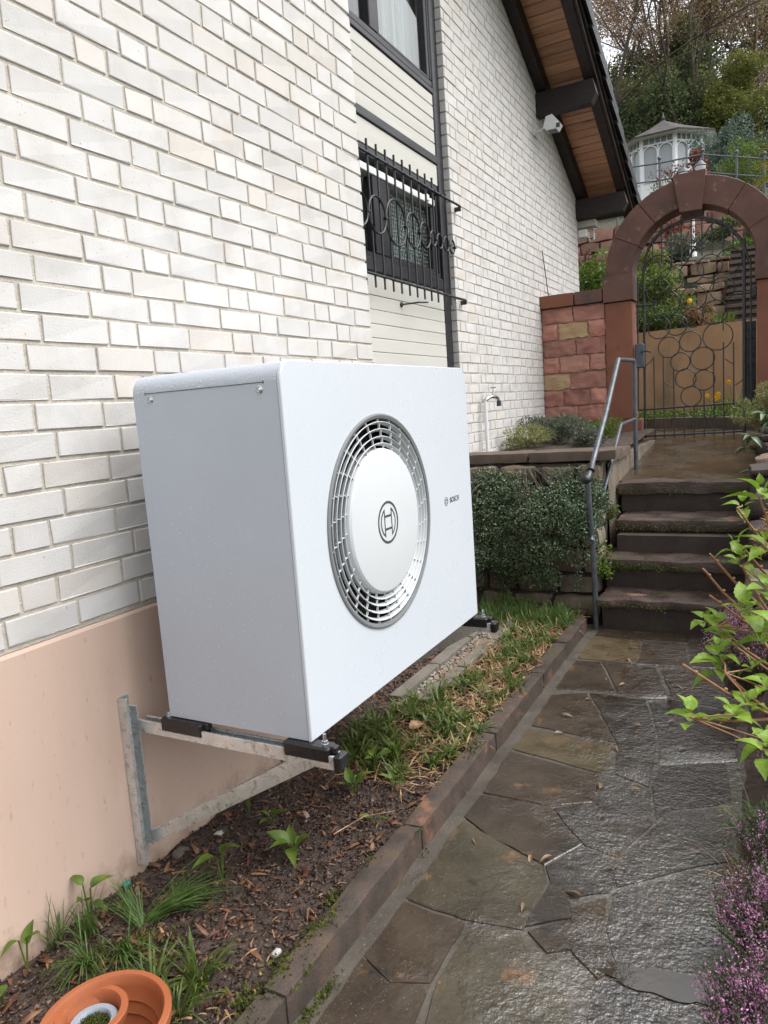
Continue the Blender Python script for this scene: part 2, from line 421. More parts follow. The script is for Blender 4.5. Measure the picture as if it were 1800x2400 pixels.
m = MB(); m.cbox(XB-.09, XB-.01, 2.6, 4.40, 3.165, 3.215, .004); m.cbox(XB-.06, XB+.005, 4.22, 4.27, 3.175, 3.225, .004); m.obj('shutter_guide', m_white, house)
# lower window
wn = link('window', None, None, house, (XB, 3.8, 2.8))
def wpart(name, m, mat, sm=None): return link(name, m.mesh(sm), mat, wn, (0, 0, 0))
m = MB(); m.cbox(XB-.05, XB+.012, 2.6, 4.4535, 2.512, 2.60, .005); wpart('sill', m, m_dark)
m = MB()
for (a, b) in ((2.6, 3.0), (4.43, 4.453)): m.cbox(XB-.09, XB-.012, a, b, 2.603, 3.26, .005)
m.cbox(XB-.09, XB-.012, 3.003, 4.427, 2.603, 2.645, .005); m.cbox(XB-.09, XB-.012, 3.36, 3.60, 2.647, 3.16, .005)
wpart('frame', m, m_dark)
m = MB(); m.cbox(XB-.085, XB-.03, 3.603, 3.65, 2.648, 3.16, .004); m.cbox(XB-.085, XB-.03, 4.36, 4.425, 2.648, 3.16, .004); m.cbox(XB-.085, XB-.031, 3.652, 4.358, 2.648, 2.675, .004)
wpart('sash', m, m_dark)
m = MB(); m.box(XB-.075, XB-.069, 3.64, 4.37, 2.66, 3.25); wpart('pane', m, m_patt)
m = MB(); m.box(XB-.075, XB-.069, 2.99, 3.37, 2.64, 3.25); wpart('pane', m, m_pane)
m = MB(); m.box(XB-.20, XB-.19, 3.5, 4.45, 2.5, 3.3); wpart('curtain', m, m_curtain)
# upper window
wn = link('window', None, None, house, (XB, 3.8, 4.6))
m = MB(); m.cbox(XB-.05, XB+.010, 2.6, 4.4535, 4.023, 4.065, .005); wpart('sill', m, m_dark)
m = MB(); m.cbox(XB-.08, XB+.002, 2.6, 4.4535, 4.068, 4.118, .006)
for (a, b) in ((3.45, 3.565), (4.435, 4.4535)): m.cbox(XB-.08, XB+.002, a, b, 4.121, 5.6, .006)
wpart('frame', m, m_dark)
m = MB()
for (a, b) in ((3.568, 3.60), (4.395, 4.432)): m.cbox(XB-.07, XB-.006, a, b, 4.121, 5.6, .005)
m.cbox(XB-.07, XB-.006, 3.602, 4.393, 4.121, 4.145, .005); wpart('sash', m, m_dark)
m = MB(); m.box(XB-.045, XB-.039, 3.59, 4.40, 4.13, 5.6); wpart('pane', m, m_pane)
m = MB(); m.box(XB-.045, XB-.039, 2.6, 3.46, 4.11, 5.6); wpart('pane', m, m_pane)
m = MB(); n = 60; pts = [(XB-.16+.018*math.sin(i*1.9)+.008*math.sin(i*4.7), 3.72+i*.80/n) for i in range(n+1)]
for i in range(n): m.add([(pts[i][0], pts[i][1], 4.05), (pts[i+1][0], pts[i+1][1], 4.05), (pts[i+1][0], pts[i+1][1], 5.6), (pts[i][0], pts[i][1], 5.6)], [(0,1,2,3)])
wpart('curtain', m, m_curtain)
# iron grille before the lower window
gr = link('window_grille', None, None, house, (-.38, 3.75, 2.84))
def gpart(name, m, sm=40): return link(name, m.mesh(sm), m_iron, gr, (0, 0, 0))
for i in range(-4, 11):
    y = 3.105+.1272*i; k = rnd.uniform(-.003, .003); top = 3.297 if i < 10 else 3.24
    m = MB(); m.tube([(-.38+nz((i, t, 0), 1)*.003, y+k+nz((i*3, t, 5), 1)*.004, 2.376+(top-2.376)*t/8) for t in range(9)], [.0075]*8+[.0085], 7); gpart('bar', m)
for zz, ye in ((3.212, 4.66), (2.460, 4.68)):
    m = MB(); m.tube([(-.372+nz((j, zz, 2), .9)*.003, 2.5+j*(ye-2.5)/22, zz-.014*j/22+nz((j, 1, zz), .8)*.003) for j in range(23)]+[(-.385, ye+.02, zz-.03)], .010, 7)
    m.cbox(-.43, -.375, ye+.005, ye+.035, zz-.045, zz-.012, .004); gpart('rail', m)
for i in range(-4, 10):
    for zz in (3.208, 2.456):
        m = MB(); m.circle((-.376, 3.105+.1272*i, zz-.006*(i+4)/14), (1, 0, 0), (0, 1, 0), .0135, .004, 10, 5); gpart('collar', m)
for (y, dd) in ((2.93, .22), (3.167, .243), (3.439, .308), (3.707, .24), (3.911, .186), (4.057, .116), (4.181, .115), (4.310, .114), (4.432, .115)):
    m = MB(); m.circle((-.368, y, 2.841), (0, 1, 0), (0, 0, 1), dd/2-.004, .0075, 28, 6); gpart('ring', m)
for y in (3.045, 3.29, 3.59, 3.818, 3.995, 4.118, 4.245, 4.372, 4.49):
    m = MB(); m.cbox(-.384, -.356, y-.013, y+.013, 2.832, 2.85, .003); gpart('clasp', m)
m = MB(); m.tube([(-.47, 3.66, 2.33), (-.36, 3.70, 2.335), (-.355, 3.86, 2.35)], .006, 6); m.circle((-.47, 3.65, 2.33), (0, 1, 0), (0, 0, 1), .012, .008, 10, 5); gpart('stay', m)
# ---- roof
def slope_box(x0, x1, y0, y1, h0, h1, name, mat, b=None, par=house):
    m = MB(); m.prism([(y0, zroof(y0)+h0), (y1, zroof(y1)+h0), (y1, zroof(y1)+h1), (y0, zroof(y0)+h1)], lambda a, c, d: (d, a, c), x0, x1)
    return m.obj(name, mat, par)
slope_box(X2+.003, -.305, -2.5, 9.60, 0, .165, 'rafter', m_wood)
slope_box(.10, .20, -2.5, 9.60, 0, .165, 'rafter', m_wood)
y = 9.60
while y > 4.6:
    slope_box(-.43, .103, y-.117, y-.012+rnd.uniform(-.001, .001), .168, .19, 'soffit_board', m_soffit); y -= .119
slope_box(-.43, .103, -2.5, y, .168, .19, 'soffit_board', m_soffit)
rf = slope_box(-3.2, .205, -2.5, 9.66, .194, .215, 'roof', m_tile)
slope_box(.203, .232, -2.5, 9.68, .015, .20, 'barge_board', m_wood)
slope_box(.235, .258, -2.5, 9.70, .07, .225, 'barge_board', m_wood)
y = 9.72; k = 0
while y > 4.4:                                                  # verge tiles, overlapping, each one a piece
    m = MB(); t = .012*(k % 2)
    L_ = .36; y1 = y; y0 = y-L_
    prof = [(.14, .222), (.262, .222), (.264, .12), (.302, .105), (.306, .245), (.27, .285), (.14, .272)]
    V = [];
    for yy, up in ((y0, -.012), (y1, .026)):
        for (xx, h) in prof: V.append((xx+(.006 if up > 0 else 0), yy, zroof(yy)+h+up))
    n = len(prof); m.add(V, [tuple(range(n))[::-1], tuple(range(n, 2*n))]+[(i, (i+1) % n, n+(i+1) % n, n+i) for i in range(n)])
    m.obj('verge_tile', m_tile, house); y -= .315; k += 1
y = 9.72
while y > -2.4:                                                 # tile courses behind the verge, seen from elsewhere only
    slope_box(-3.2, .139, y-.34, y, .23, .262, 'roof_tile_course', m_tile, par=rf); y -= .315
for (y, e) in ((7.32, .20), (9.085, .20), (5.1, .2), (2.6, .2)):
    zt = zroof(y)-.004
    m = MB(); m.prism([(X2-.2, zt), (e, zt), (e+.035, zt-.14), (e-.02, zt-.24), (X2-.2, zt-.24)], lambda a, b, d: (a, d, b), y-.065, y+.065)
    m.obj('purlin', m_wood, house)
m = MB(); m.prism([(-3.2, zroof(9.1)-.25), (-.2, zroof(9.1)-.25), (-.2, zroof(9.1)-.33), (-3.2, zroof(9.1)-.33)], lambda a, b, d: (a, d, b), 9.15, 9.33); m.obj('eave_board', m_cream, house)
g = MB(); R_ = .065; cz = zroof(9.75)+.2
arc = [(9.76+R_*math.cos(a), cz+R_*math.sin(a)) for a in [PI+PI*i/10 for i in range(11)]]
arc2 = [(9.76+(R_-.004)*math.cos(a), cz+(R_-.004)*math.sin(a)) for a in [2*PI-PI*i/10 for i in range(11)]]
g.prism(arc+arc2, lambda a, b, d: (d, a, b), -3.2, .24); g.obj('gutter', m_iron, house)
# ---- small things on the house
fl = thing('wall_lamp', 'white floodlight fixed to the brick wall under the upper roof beam', 'lamp', (-.30, 7.16, 4.50))
m = MB(); m.prism([(-.30, 4.50), (-.27, 4.60), (-.20, 4.61), (-.12, 4.51), (-.16, 4.455), (-.27, 4.46)], lambda a, b, d: (a, d, b), 7.08, 7.22); m.obj('housing', m_white, fl)
m = MB(); m.box(-.158, -.118, 7.072, 7.078, 4.46, 4.505); m.add([(-.262,7.09,4.455),(-.164,7.09,4.450),(-.164,7.21,4.450),(-.262,7.21,4.455)], [(0,1,2,3)]); m.obj('lens', m_galv, fl)
m = MB(); m.tube([(X2, 7.15, 4.49), (-.36, 7.15, 4.49), (-.30, 7.15, 4.52)], .012, 8); m.cbox(X2-.004, X2+.014, 7.11, 7.19, 4.45, 4.53, .003); m.obj('bracket', m_white, fl)
fl = thing('wall_lamp', 'small glass lamp at the far house corner below the eave', 'lamp', (-.36, 9.2, 3.72))
m = MB(); m.cbox(-.42, -.30, 9.10, 9.22, 3.70, 3.80, .01); m.obj('housing', m_white, fl)
m = MB(); m.cbox(-.295, -.21, 9.11, 9.21, 3.66, 3.79, .012); m.obj('lens', m_pane, fl)
tp = thing('garden_tap', 'chrome garden tap on a white standpipe against the far brick wall', 'tap', (-.33, 5.0, 1.1))
m = MB(); m.tube([(-.36, 5.0, 1.0), (-.36, 5.0, 1.60)], .0165, 10); m.obj('pipe', m_white, tp, 40)
m_chrome = M('chrome', [(.45,.47,.46),(.55,.57,.56)], scale=9, rough=.22, metal=.9, bump=.1)
m = MB(); m.tube([(-.39, 5.0, 1.595), (-.36, 5.0, 1.60), (-.345, 5.02, 1.62), (-.33, 5.06, 1.632), (-.31, 5.13, 1.632), (-.30, 5.17, 1.615), (-.297, 5.18, 1.585)], [.014, .019, .016, .015, .017, .014, .013], 10); m.obj('spout', m_chrome, tp, 40)
m = MB(); m.tube([(-.32, 5.10, 1.64), (-.32, 5.10, 1.70)], [.012, .008], 8); m.tube([(-.32, 5.06, 1.712), (-.32, 5.14, 1.716)], .007, 6); m.tube([(-.345, 5.10, 1.714), (-.295, 5.10, 1.714)], .007, 6); m.obj('handle', m_chrome, tp, 40)
m = MB(); m.tube([(-.296, 5.18, 1.595), (-.295, 5.18, 1.545)], [.020, .024], 10); m.tube([(-.296, 5.145, 1.56), (-.295, 5.215, 1.56)], .008, 6); m.obj('hose_connector', m_iron, tp, 40)
rd = MB(); rd.tube([(-.40, 7.21, 3.245), (-.398, 7.30, 3.02), (-.395, 7.40, 2.735)], .005, 6)
tag(rd.obj('metal_rod', m_iron, None, 40), 'thin dark metal rod leaning on the brick wall above the sandstone coping', 'rod')
# ================================================================== heat pump and its wall brackets
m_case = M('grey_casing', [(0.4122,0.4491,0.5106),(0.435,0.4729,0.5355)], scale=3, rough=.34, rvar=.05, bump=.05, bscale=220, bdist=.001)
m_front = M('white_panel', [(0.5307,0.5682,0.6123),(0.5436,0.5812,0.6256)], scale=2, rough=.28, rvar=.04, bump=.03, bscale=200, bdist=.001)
m_plas = M('white_plastic', [(0.5137,0.5381,0.5546),(0.5394,0.5634,0.5799)], scale=3, rough=.6, rvar=.05, bump=.05, bscale=120)
m_ringg = M('grey_ring', [(0.15,0.1575,0.1605),(0.195,0.2025,0.2055)], scale=4, rough=.4, bump=.03)
m_ink = M('dark_print', [(.05,.055,.056),(.06,.065,.066)], scale=4, rough=.5, bump=0)
m_rub = M('black_rubber', [(.008,.008,.009),(.015,.015,.016)], scale=12, rough=.25, rvar=.12, bump=.1, bscale=60)
m_zinc = M('zinc_steel', [(.58,.61,.62),(.74,.77,.78)], scale=22, detail=8, rough=.32, rvar=.12, bump=.12, bscale=160, metal=.75, blotch=[((.40,.40,.36), 40, .56, .1)])
m_bolt = M('bolt_steel', [(.50,.53,.56),(.62,.65,.68)], scale=20, rough=.25, metal=.9, bump=.1)
m_drop = M('water_drop', [(.55,.57,.59),(.68,.70,.72)], scale=300, rough=.06, rvar=0, bump=0, spec=.8)
hp = thing('heat_pump', 'grey and white outdoor heat pump with a round fan grille, wet with rain', 'heat pump', (.45, 1.08, .638))
YA, YE, ZB, ZT, RC = .402, 1.760, .638, 1.733, .058
def outline(ins=0., n=8):
    r = RC-ins; p = [(YA+ins, ZB+ins)]
    for (cy, cz, a0) in ((YA+RC, ZT-RC, PI), (YE-RC, ZT-RC, PI/2)):
        for i in range(n+1): a = a0-PI/2*i/n; p.append((cy+r*math.cos(a), cz+r*math.sin(a)))
    return p+[(YE-ins, ZB+ins)]
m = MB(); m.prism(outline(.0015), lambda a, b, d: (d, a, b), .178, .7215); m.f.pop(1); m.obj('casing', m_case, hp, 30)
FC = (.940, 1.200); FR = .367
ol = outline(0., 10); N_ = 160
def hit(A, ins=0.):
    d = (math.cos(A), math.sin(A)); best = None; pl_ = outline(ins, 10)
    for i in range(len(pl_)):
        (ax, ay), (bx, by) = pl_[i], pl_[(i+1) % len(pl_)]; ex, ey = bx-ax, by-ay
        den = d[0]*ey-d[1]*ex
        if abs(den) < 1e-9: continue
        t = ((ax-FC[0])*ey-(ay-FC[1])*ex)/den; s_ = ((ax-FC[0])*d[1]-(ay-FC[1])*d[0])/den
        if t > 0 and -1e-6 <= s_ <= 1+1e-6 and (best is None or t < best): best = t
    return best
angs = sorted([2*PI*i/N_ for i in range(N_)]+[math.atan2(z-FC[1], y-FC[0]) % (2*PI) for y, z in outline(0., 10)])
V = []; F = []; q = 6; n = len(angs)
for A in angs:
    c, s_ = math.cos(A), math.sin(A); t1 = hit(A); t0 = hit(A, .0025)
    for (t, x) in ((t1, .7235), (t1, .7315), (t0, .734), (FR, .734), (FR-.001, .700), (t1-.004, .7225)): V.append((x, FC[0]+c*t, FC[1]+s_*t))
for i in range(n):
    j = (i+1) % n
    for k in range(4): F.append((i*q+k, j*q+k, j*q+k+1, i*q+k+1))
    F.append((i*q+5, j*q+5, j*q, i*q))
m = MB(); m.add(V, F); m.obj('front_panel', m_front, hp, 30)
cF = lambda x: (x, FC[0], FC[1])
m = MB(); m.lathe([(.3685, .7335), (.3675, .7385), (.362, .7405), (.352, .7375), (.3495, .730), (.3495, .705)], (0, FC[0], FC[1]), (1, 0, 0), 96); m.obj('fan_ring', m_ringg, hp, 35)
GT = .738
for r in (.340, .316, .291, .268):
    m = MB(); m.lathe([(r-.0085, GT-.017), (r-.0018, GT-.001), (r, GT), (r+.0014, GT-.002), (r-.0055, GT-.0172)], (0, FC[0], FC[1]), (1, 0, 0), 96); m.obj('grille_ring', m_plas, hp, 35)
radii = [.251, .268, .291, .316, .340, .3495]
for k in range(5):
    for i in range(26):
        A = 2*PI*(i+.12*k)/26; c, s_ = math.cos(A), math.sin(A); t = .0014; P4 = []
        for (r, x) in ((radii[k], GT-.011), (radii[k+1], GT-.011), (radii[k+1], GT-.004), (radii[k], GT-.004)):
            for sg in (-1, 1): P4.append((x, FC[0]+c*r-s_*t*sg, FC[1]+s_*r+c*t*sg))
        m = MB(); m.add(P4, [(0,2,4,6),(1,7,5,3),(0,1,3,2),(2,3,5,4),(4,5,7,6),(6,7,1,0)]); m.obj('grille_vane', m_plas, hp)
m = MB(); m.lathe([(0.0005, .7470), (.2355, .7470), (.2405, .7458), (.2475, .7395), (.2505, .731), (.251, .702)], (0, FC[0], FC[1]), (1, 0, 0), 96); m.obj('hub_disc', m_plas, hp, 25)
m = MB(); m.lathe([(0.0005, .610), (.36, .610), (.362, .70)], (0, FC[0], FC[1]), (1, 0, 0), 48); m.obj('fan_duct', m_black, hp, 35)
fan = link('fan', None, None, hp, (.65, FC[0], FC[1]))
for i in range(5):
    m = MB(); A = 2*PI*i/5+.3; V = []
    for k in range(6):
        r = .08+.27*k/5
        for s_ in (-1, 1):
            a = A+s_*.32+.25*k/5; V.append((.65+s_*.025, FC[0]+r*math.cos(a), FC[1]+r*math.sin(a)))
    m.add(V, [(2*k, 2*k+2, 2*k+3, 2*k+1) for k in range(5)]); link('fan_blade', m.mesh(40), m_rub, fan, (0, 0, 0))
# emblem: ring with the armature, printed on the hub, and the small one with the word beside it
def emblem(c, R, x, name):
    e = link(name, None, None, hp, (x, c[0], c[1])); D = .0006
    m = MB(); m.lathe([(R, x-.0002), (R, x+D), (R*.885, x+D), (R*.885, x-.0002)], (0, c[0], c[1]), (1, 0, 0), 64); link('emblem_ring', m.mesh(), m_ink, e, (0, 0, 0))
    m = MB(); hy, ro, th = .30*R, .735*R, .085*R
    for s_ in (-1, 1):
        a0 = math.acos(hy/ro); n = 20; po = [(s_*ro*math.cos(a0-2*a0*i/n), ro*math.sin(a0-2*a0*i/n)) for i in range(n+1)]
        r2 = ro-th; h2 = hy+th; a2 = math.acos(h2/r2); pi_ = [(s_*r2*math.cos(a2-2*a2*i/n), r2*math.sin(a2-2*a2*i/n)) for i in range(n+1)]
        V = [(x+D, c[0]+a, c[1]+b) for a, b in po]+[(x+D, c[0]+a, c[1]+b) for a, b in pi_]; k = n+1
        Fm = [(i, i+1, k+i+1, k+i) for i in range(n)]+[(0, k, k+n, n)]
        m.add(V, Fm)
    for zz in (-.30*R, .30*R): m.add([(x+D, c[0]-hy, c[1]+zz-th*.62), (x+D, c[0]+hy, c[1]+zz-th*.62), (x+D, c[0]+hy, c[1]+zz+th*.62), (x+D, c[0]-hy, c[1]+zz+th*.62)], [(0,1,2,3)])
    link('armature', m.mesh(), m_ink, e, (0, 0, 0))
emblem((.940, 1.196), .0735, .7471, 'emblem')
emblem((1.4775, 1.191), .0180, .7341, 'emblem')
cu = bpy.data.curves.new('text', 'FONT'); cu.body = 'BOSCH'; cu.size = .0305; cu.offset = .0007; cu.extrude = .0002; cu.space_character = 1.02
to = bpy.data.objects.new('tmp', cu); col.objects.link(to); bpy.context.view_layer.update()
me = bpy.data.meshes.new_from_object(to); bpy.data.objects.remove(to)
wmax = max(v.co.x for v in me.vertices); k = .098/wmax
for v in me.vertices: v.co = Vector((.7345+v.co.z, 1.5135+v.co.x*k, 1.1805+v.co.y))
link('lettering', me, m_ink, hp)
# lid seam and screws on the near side
m = MB(); m.box(.229, .676, YA+.0002, YA+.001, 1.6755, 1.6775); m.box(.2285, .2305, YA+.0002, YA+.001, 1.672, 1.681); m.box(.675, .677, YA+.0002, YA+.001, 1.672, 1.681); m.obj('lid_seam', m_ink, hp)
for x in (.247, .660):
    s_ = link('screw', None, None, hp, (x, YA, 1.6565))
    m = MB(); m.lathe([(.0125, .0012), (.0085, -.0015), (.0080, -.0002), (.0055, -.0030), (.0030, -.0035), (.0028, -.0015), (.0003, -.0015)], (x, YA, 1.6565), (0, 1, 0), 20); link('screw_head', m.mesh(30), m_bolt, s_, (0, 0, 0))
# rain drops clinging to the sheet metal
tm = [(0, 0, 1)]; tf = []
for k, (r, h) in enumerate(((.62, .72), (1, 0))):
    tm += [(r*math.cos(2*PI*i/6), r*math.sin(2*PI*i/6), h) for i in range(6)]
tf = [(0, 1+i, 1+(i+1) % 6) for i in range(6)]+[t for i in range(6) for t in ((1+i, 7+i, 7+(i+1) % 6), (1+i, 7+(i+1) % 6, 1+(i+1) % 6))]
tm = np.array(tm); tf = np.array(tf); drops = []
def addd(p, e1, e2, nrm, r): drops.append((p[:, None] + r[:, None, None]*(tm[None, :, 0:1]*e1[:, None]+tm[None, :, 1:2]*e2[:, None]+.6*tm[None, :, 2:3]*nrm[:, None])))
def szs(n): return np.clip(rng.lognormal(-7.0, .36, n), .0005, .0024)
n = 2200; p = np.stack([rng.uniform(.182, .718, n), np.full(n, YA+.0012), rng.uniform(ZB+.005, ZT-RC, n)], 1)
addd(p, np.tile([1., 0, 0], (n, 1)), np.tile([0, 0, 1.], (n, 1)), np.tile([0, -1., 0], (n, 1)), szs(n))
n = 900; a = rng.uniform(PI/2, PI, n); nr = np.stack([0*a, np.cos(a), np.sin(a)], 1)
p = np.stack([rng.uniform(.182, .718, n), YA+RC+(RC-.0012)*np.cos(a), ZT-RC+(RC-.0012)*np.sin(a)], 1)
addd(p, np.tile([1., 0, 0], (n, 1)), np.cross(nr, [1., 0, 0]), nr, szs(n)*1.35)
n = 900; p = np.stack([rng.uniform(.182, .718, n), rng.uniform(YA+RC, YE-RC, n), np.full(n, ZT-.0016)], 1)
addd(p, np.tile([1., 0, 0], (n, 1)), np.tile([0, 1., 0], (n, 1)), np.tile([0, 0, 1.], (n, 1)), szs(n)*1.5)
n = 4200; p = np.stack([np.full(n, .7339), rng.uniform(YA+.01, YE-.01, n), rng.uniform(ZB+.01, ZT-.02, n)], 1)
d = np.hypot(p[:, 1]-FC[0], p[:, 2]-FC[1]); p[d < .237, 0] = .7469; ok = ((d > .372) | (d < .235)) & (d > .076); p = p[ok]; n = len(p)
addd(p, np.tile([0, 1., 0], (n, 1)), np.tile([0, 0, 1.], (n, 1)), np.tile([1., 0, 0], (n, 1)), szs(n)*.9)
D_ = np.concatenate(drops); i = np.arange(len(D_))[:, None, None]*len(tm)
tag(link('water_drops', npmesh(D_.reshape(-1, 3), (tf[None]+i).reshape(-1, 3), True), m_drop, hp), kind='stuff')
# ---- brackets
def bracket(y0, label):
    b = thing('wall_bracket', label, 'bracket', (0, y0-.015, .1), 'steel brackets carrying the heat pump')
    m = MB(); ua, ub = y0-.039, y0+.007                         # upright: open channel with two lips
    m.cbox(.003, .0065, ua, ub, .105, .70, .001); m.cbox(.0065, .042, ua, ua+.004, .105, .70, .001); m.cbox(.0065, .042, ub-.004, ub, .16, .66, .001)
    m.cbox(.038, .042, ua+.004, ua+.013, .105, .70, .001); m.obj('upright', m_zinc, b)
    m = MB()                                                    # arm: channel open at the top
    m.cbox(.0425, .812, y0, y0+.003, .572, .614, .001); m.cbox(.0425, .812, y0+.039, y0+.042, .572, .614, .001); m.cbox(.0425, .812, y0+.003, y0+.039, .572, .575, .001)
    m.cbox(.0425, .812, y0+.003, y0+.010, .6105, .6135, .001); m.cbox(.0425, .812, y0+.032, y0+.039, .6105, .6135, .001); m.obj('arm', m_zinc, b)
    m = MB(); d = Vector((.665-.0, 0, .40)).normalized(); nrm = Vector((-d.z, 0, d.x))
    A0 = Vector((.0445, 0, .190)); B0 = Vector((.700, 0, .586))
    pr = [A0-nrm*.021, Vector((.745, 0, .5715)), Vector((.648, 0, .5715)), A0+nrm*.021]
    m.prism([(v.x, v.z) for v in pr], lambda a, c, dd: (a, dd, c), y0+.002, y0+.040); m.obj('brace', m_zinc, b)
    ed = [A0+nrm*.0213+d*(.012+.028*i)+Vector((0, y0+.004, 0)) for i in range(24)]
    n = len(ed); P_ = np.array([list(v) for v in ed]); D2_ = (P_[:, None]+.0022*(tm[None, :, 0:1]*np.array([d.x, 0, d.z])+tm[None, :, 1:2]*np.array([0, 1., 0])+.8*tm[None, :, 2:3]*np.array([nrm.x, 0, nrm.z])))
    tag(link('water_drops', npmesh(D2_.reshape(-1, 3), (tf[None]+np.arange(n)[:, None, None]*len(tm)).reshape(-1, 3), True), m_drop, b), kind='stuff')
    for (a, c) in ((.150, .325), (.640, .800)):
        m = MB(); m.cbox(a, c, y0-.004, y0+.047, .590, .6365, .006); m.cbox(a+.008, c+.016, y0+.010, y0+.036, .615, .6371, .004); m.obj('rubber_pad', m_rub, b)
    m = MB(); m.cbox(.8125, .838, y0-.003, y0+.045, .571, .617, .005); m.obj('end_cap', m_rub, b)
    for x, z1 in ((.168, .652), (.775, .668)):
        m = MB(); m.lathe([(.0003, .636), (.0115, .636), (.0115, .639), (.009, .639), (.009, .647), (.0052, .647), (.0052, z1), (.0003, z1)], (x, y0+.022, 0), (0, 0, 1), 6); m.obj('bolt', m_bolt, b)
    for z in (.655, .128):
        m = MB(); m.lathe([(.0003, .0185), (.0095, .0185), (.0095, .0105), (.014, .0105), (.014, .0067), (.0003, .0067)], (0, y0-.016, z), (1, 0, 0), 6); m.obj('anchor_bolt', m_bolt, b)
bracket(.386, 'galvanised triangular wall bracket under the near end of the heat pump')
bracket(1.70, 'galvanised wall bracket mostly hidden under the far end of the heat pump')
# ================================================================== ground, path, kerb, steps
m_soil = M('soil', [(.018,.011,.008),(.05,.032,.024),(.085,.058,.043)], scale=26, detail=8, rough=.75, bump=1., bscale=55, bdist=.02, wet=(7, .5, .2, .35))
m_earth = M('earth', [(.03,.03,.015),(.06,.055,.03)], scale=5, rough=.9, bump=1., bscale=20, bdist=.05)
def slabmat(name, cs, wet, ior=1.68, lo=.45, joint=False):
    m = M(name, cs, scale=5, detail=8, rough=.5, rvar=0, bump=0, objvar=0 if joint else .2, speck=[((.20,.18,.155), 190, .67)],
          blotch=[] if joint else [((.115,.062,.028), 6.5, .62, .08), ((.012,.012,.010), 9, .60, .14), ((.24,.22,.07), 2.6, .70, .03)])
    N = m.node_tree.nodes; Lk = m.node_tree.links; P = N['Principled BSDF']; g = N.new('ShaderNodeNewGeometry').outputs['Position']
    def nse(sc_, det, ro=.6):
        n = N.new('ShaderNodeTexNoise'); n.inputs['Scale'].default_value = sc_; n.inputs['Detail'].default_value = det; n.inputs['Roughness'].default_value = ro; Lk.new(g, n.inputs['Vector']); return n.outputs['Fac']
    def mth(op, a, b, c=None):
        q = N.new('ShaderNodeMath'); q.operation = op
        for k, v in enumerate((a, b, c)):
            if v is None: continue
            if hasattr(v, 'is_output'): Lk.new(v, q.inputs[k])
            else: q.inputs[k].default_value = v
        return q.outputs[0]
    sx = N.new('ShaderNodeSeparateXYZ'); Lk.new(g, sx.inputs[0])
    f = mth('MULTIPLY', nse(4.2, 5), 2.0); f = mth('MULTIPLY_ADD', sx.outputs[0], 1.15, f); f = mth('MULTIPLY_ADD', sx.outputs[1], .06, f); mr = N.new('ShaderNodeMapRange'); mr.inputs['From Min'].default_value = 2.26; mr.inputs['From Max'].default_value = 2.72; Lk.new(f, mr.inputs[0]); wt = mr.outputs[0]
    ro = N.new('ShaderNodeMapRange'); ro.inputs['To Min'].default_value = lo; ro.inputs['To Max'].default_value = .10; Lk.new(wt, ro.inputs[0]); Lk.new(ro.outputs[0], P.inputs['Roughness'])
    cw = N.new('ShaderNodeMapRange'); cw.inputs['To Min'].default_value = .06; cw.inputs['To Max'].default_value = 1.; Lk.new(wt, cw.inputs[0]); Lk.new(cw.outputs[0], P.inputs['Coat Weight'])
    P.inputs['Coat IOR'].default_value = ior; P.inputs['Coat Roughness'].default_value = .06
    h = mth('MULTIPLY', nse(75, 4, .6), .30); h = mth('MULTIPLY_ADD', nse(24, 4), .40, h); k_ = mth('MULTIPLY_ADD', wt, .85, .15); h = mth('MULTIPLY', h, k_); h = mth('MULTIPLY_ADD', nse(7, 3), .45, h)
    b = N.new('ShaderNodeBump'); b.inputs['Strength'].default_value = .85 if not joint else 1.; b.inputs['Distance'].default_value = .022; Lk.new(h, b.inputs['Height'])
    Lk.new(b.outputs[0], P.inputs['Normal']); Lk.new(b.outputs[0], P.inputs['Coat Normal']); return m
m_joint = slabmat('path_mortar', [(.035,.028,.021),(.085,.073,.058)], None, 1.6, .6, True)
m_slab_b = slabmat('brown_flagstone', [(0.0205,0.0129,0.0073),(0.0359,0.0241,0.0146),(0.0513,0.0361,0.0226)], (4, .40, .25, .10))
m_slab_o = slabmat('olive_flagstone', [(0.0232,0.0172,0.0095),(0.0396,0.0318,0.0181),(0.0585,0.0482,0.0284)], (4, .46, .25, .14))
m_slab_y = slabmat('ochre_flagstone', [(0.0408,0.0296,0.013),(0.068,0.0503,0.0246),(0.0884,0.066,0.0361)], (4, .48, .25, .18))
m_slab_w = slabmat('wet_flagstone', [(.014,.0105,.008),(.025,.019,.014),(.038,.030,.022)], None, 1.78, .4)
m_kerb = M('kerb_sandstone', [(0.0325,0.0254,0.0212),(0.059,0.0443,0.0354),(0.0945,0.059,0.0431)], scale=9, detail=8, rough=.55, bump=.6, bscale=90, bdist=.005, objvar=.15,
     blotch=[((.20,.095,.055), 7, .62, .12), ((.05,.06,.018), 4.5, .60, .15)], wet=(6, .5, .3, .28))
m_step = M('wet_step_stone', [(0.027,0.0189,0.0162),(0.0607,0.0419,0.0351),(0.1013,0.0702,0.058)], scale=7, detail=8, rough=.45, bump=.8, bscale=60, bdist=.008, objvar=.2,
     blotch=[((.05,.062,.010), 5.5, .58, .1), ((.20,.115,.08), 3.4, .615, .03)], wet=(5, .42, .25, .12), stretch=(.6, 1, 1.4))
m_riser = M('step_riser_stone', [(0.0223,0.0152,0.0121),(0.0506,0.0344,0.0274)], scale=6, rough=.6, bump=.6, bscale=60, bdist=.006, objvar=.2, blotch=[((.04,.045,.012), 4, .6, .15)])
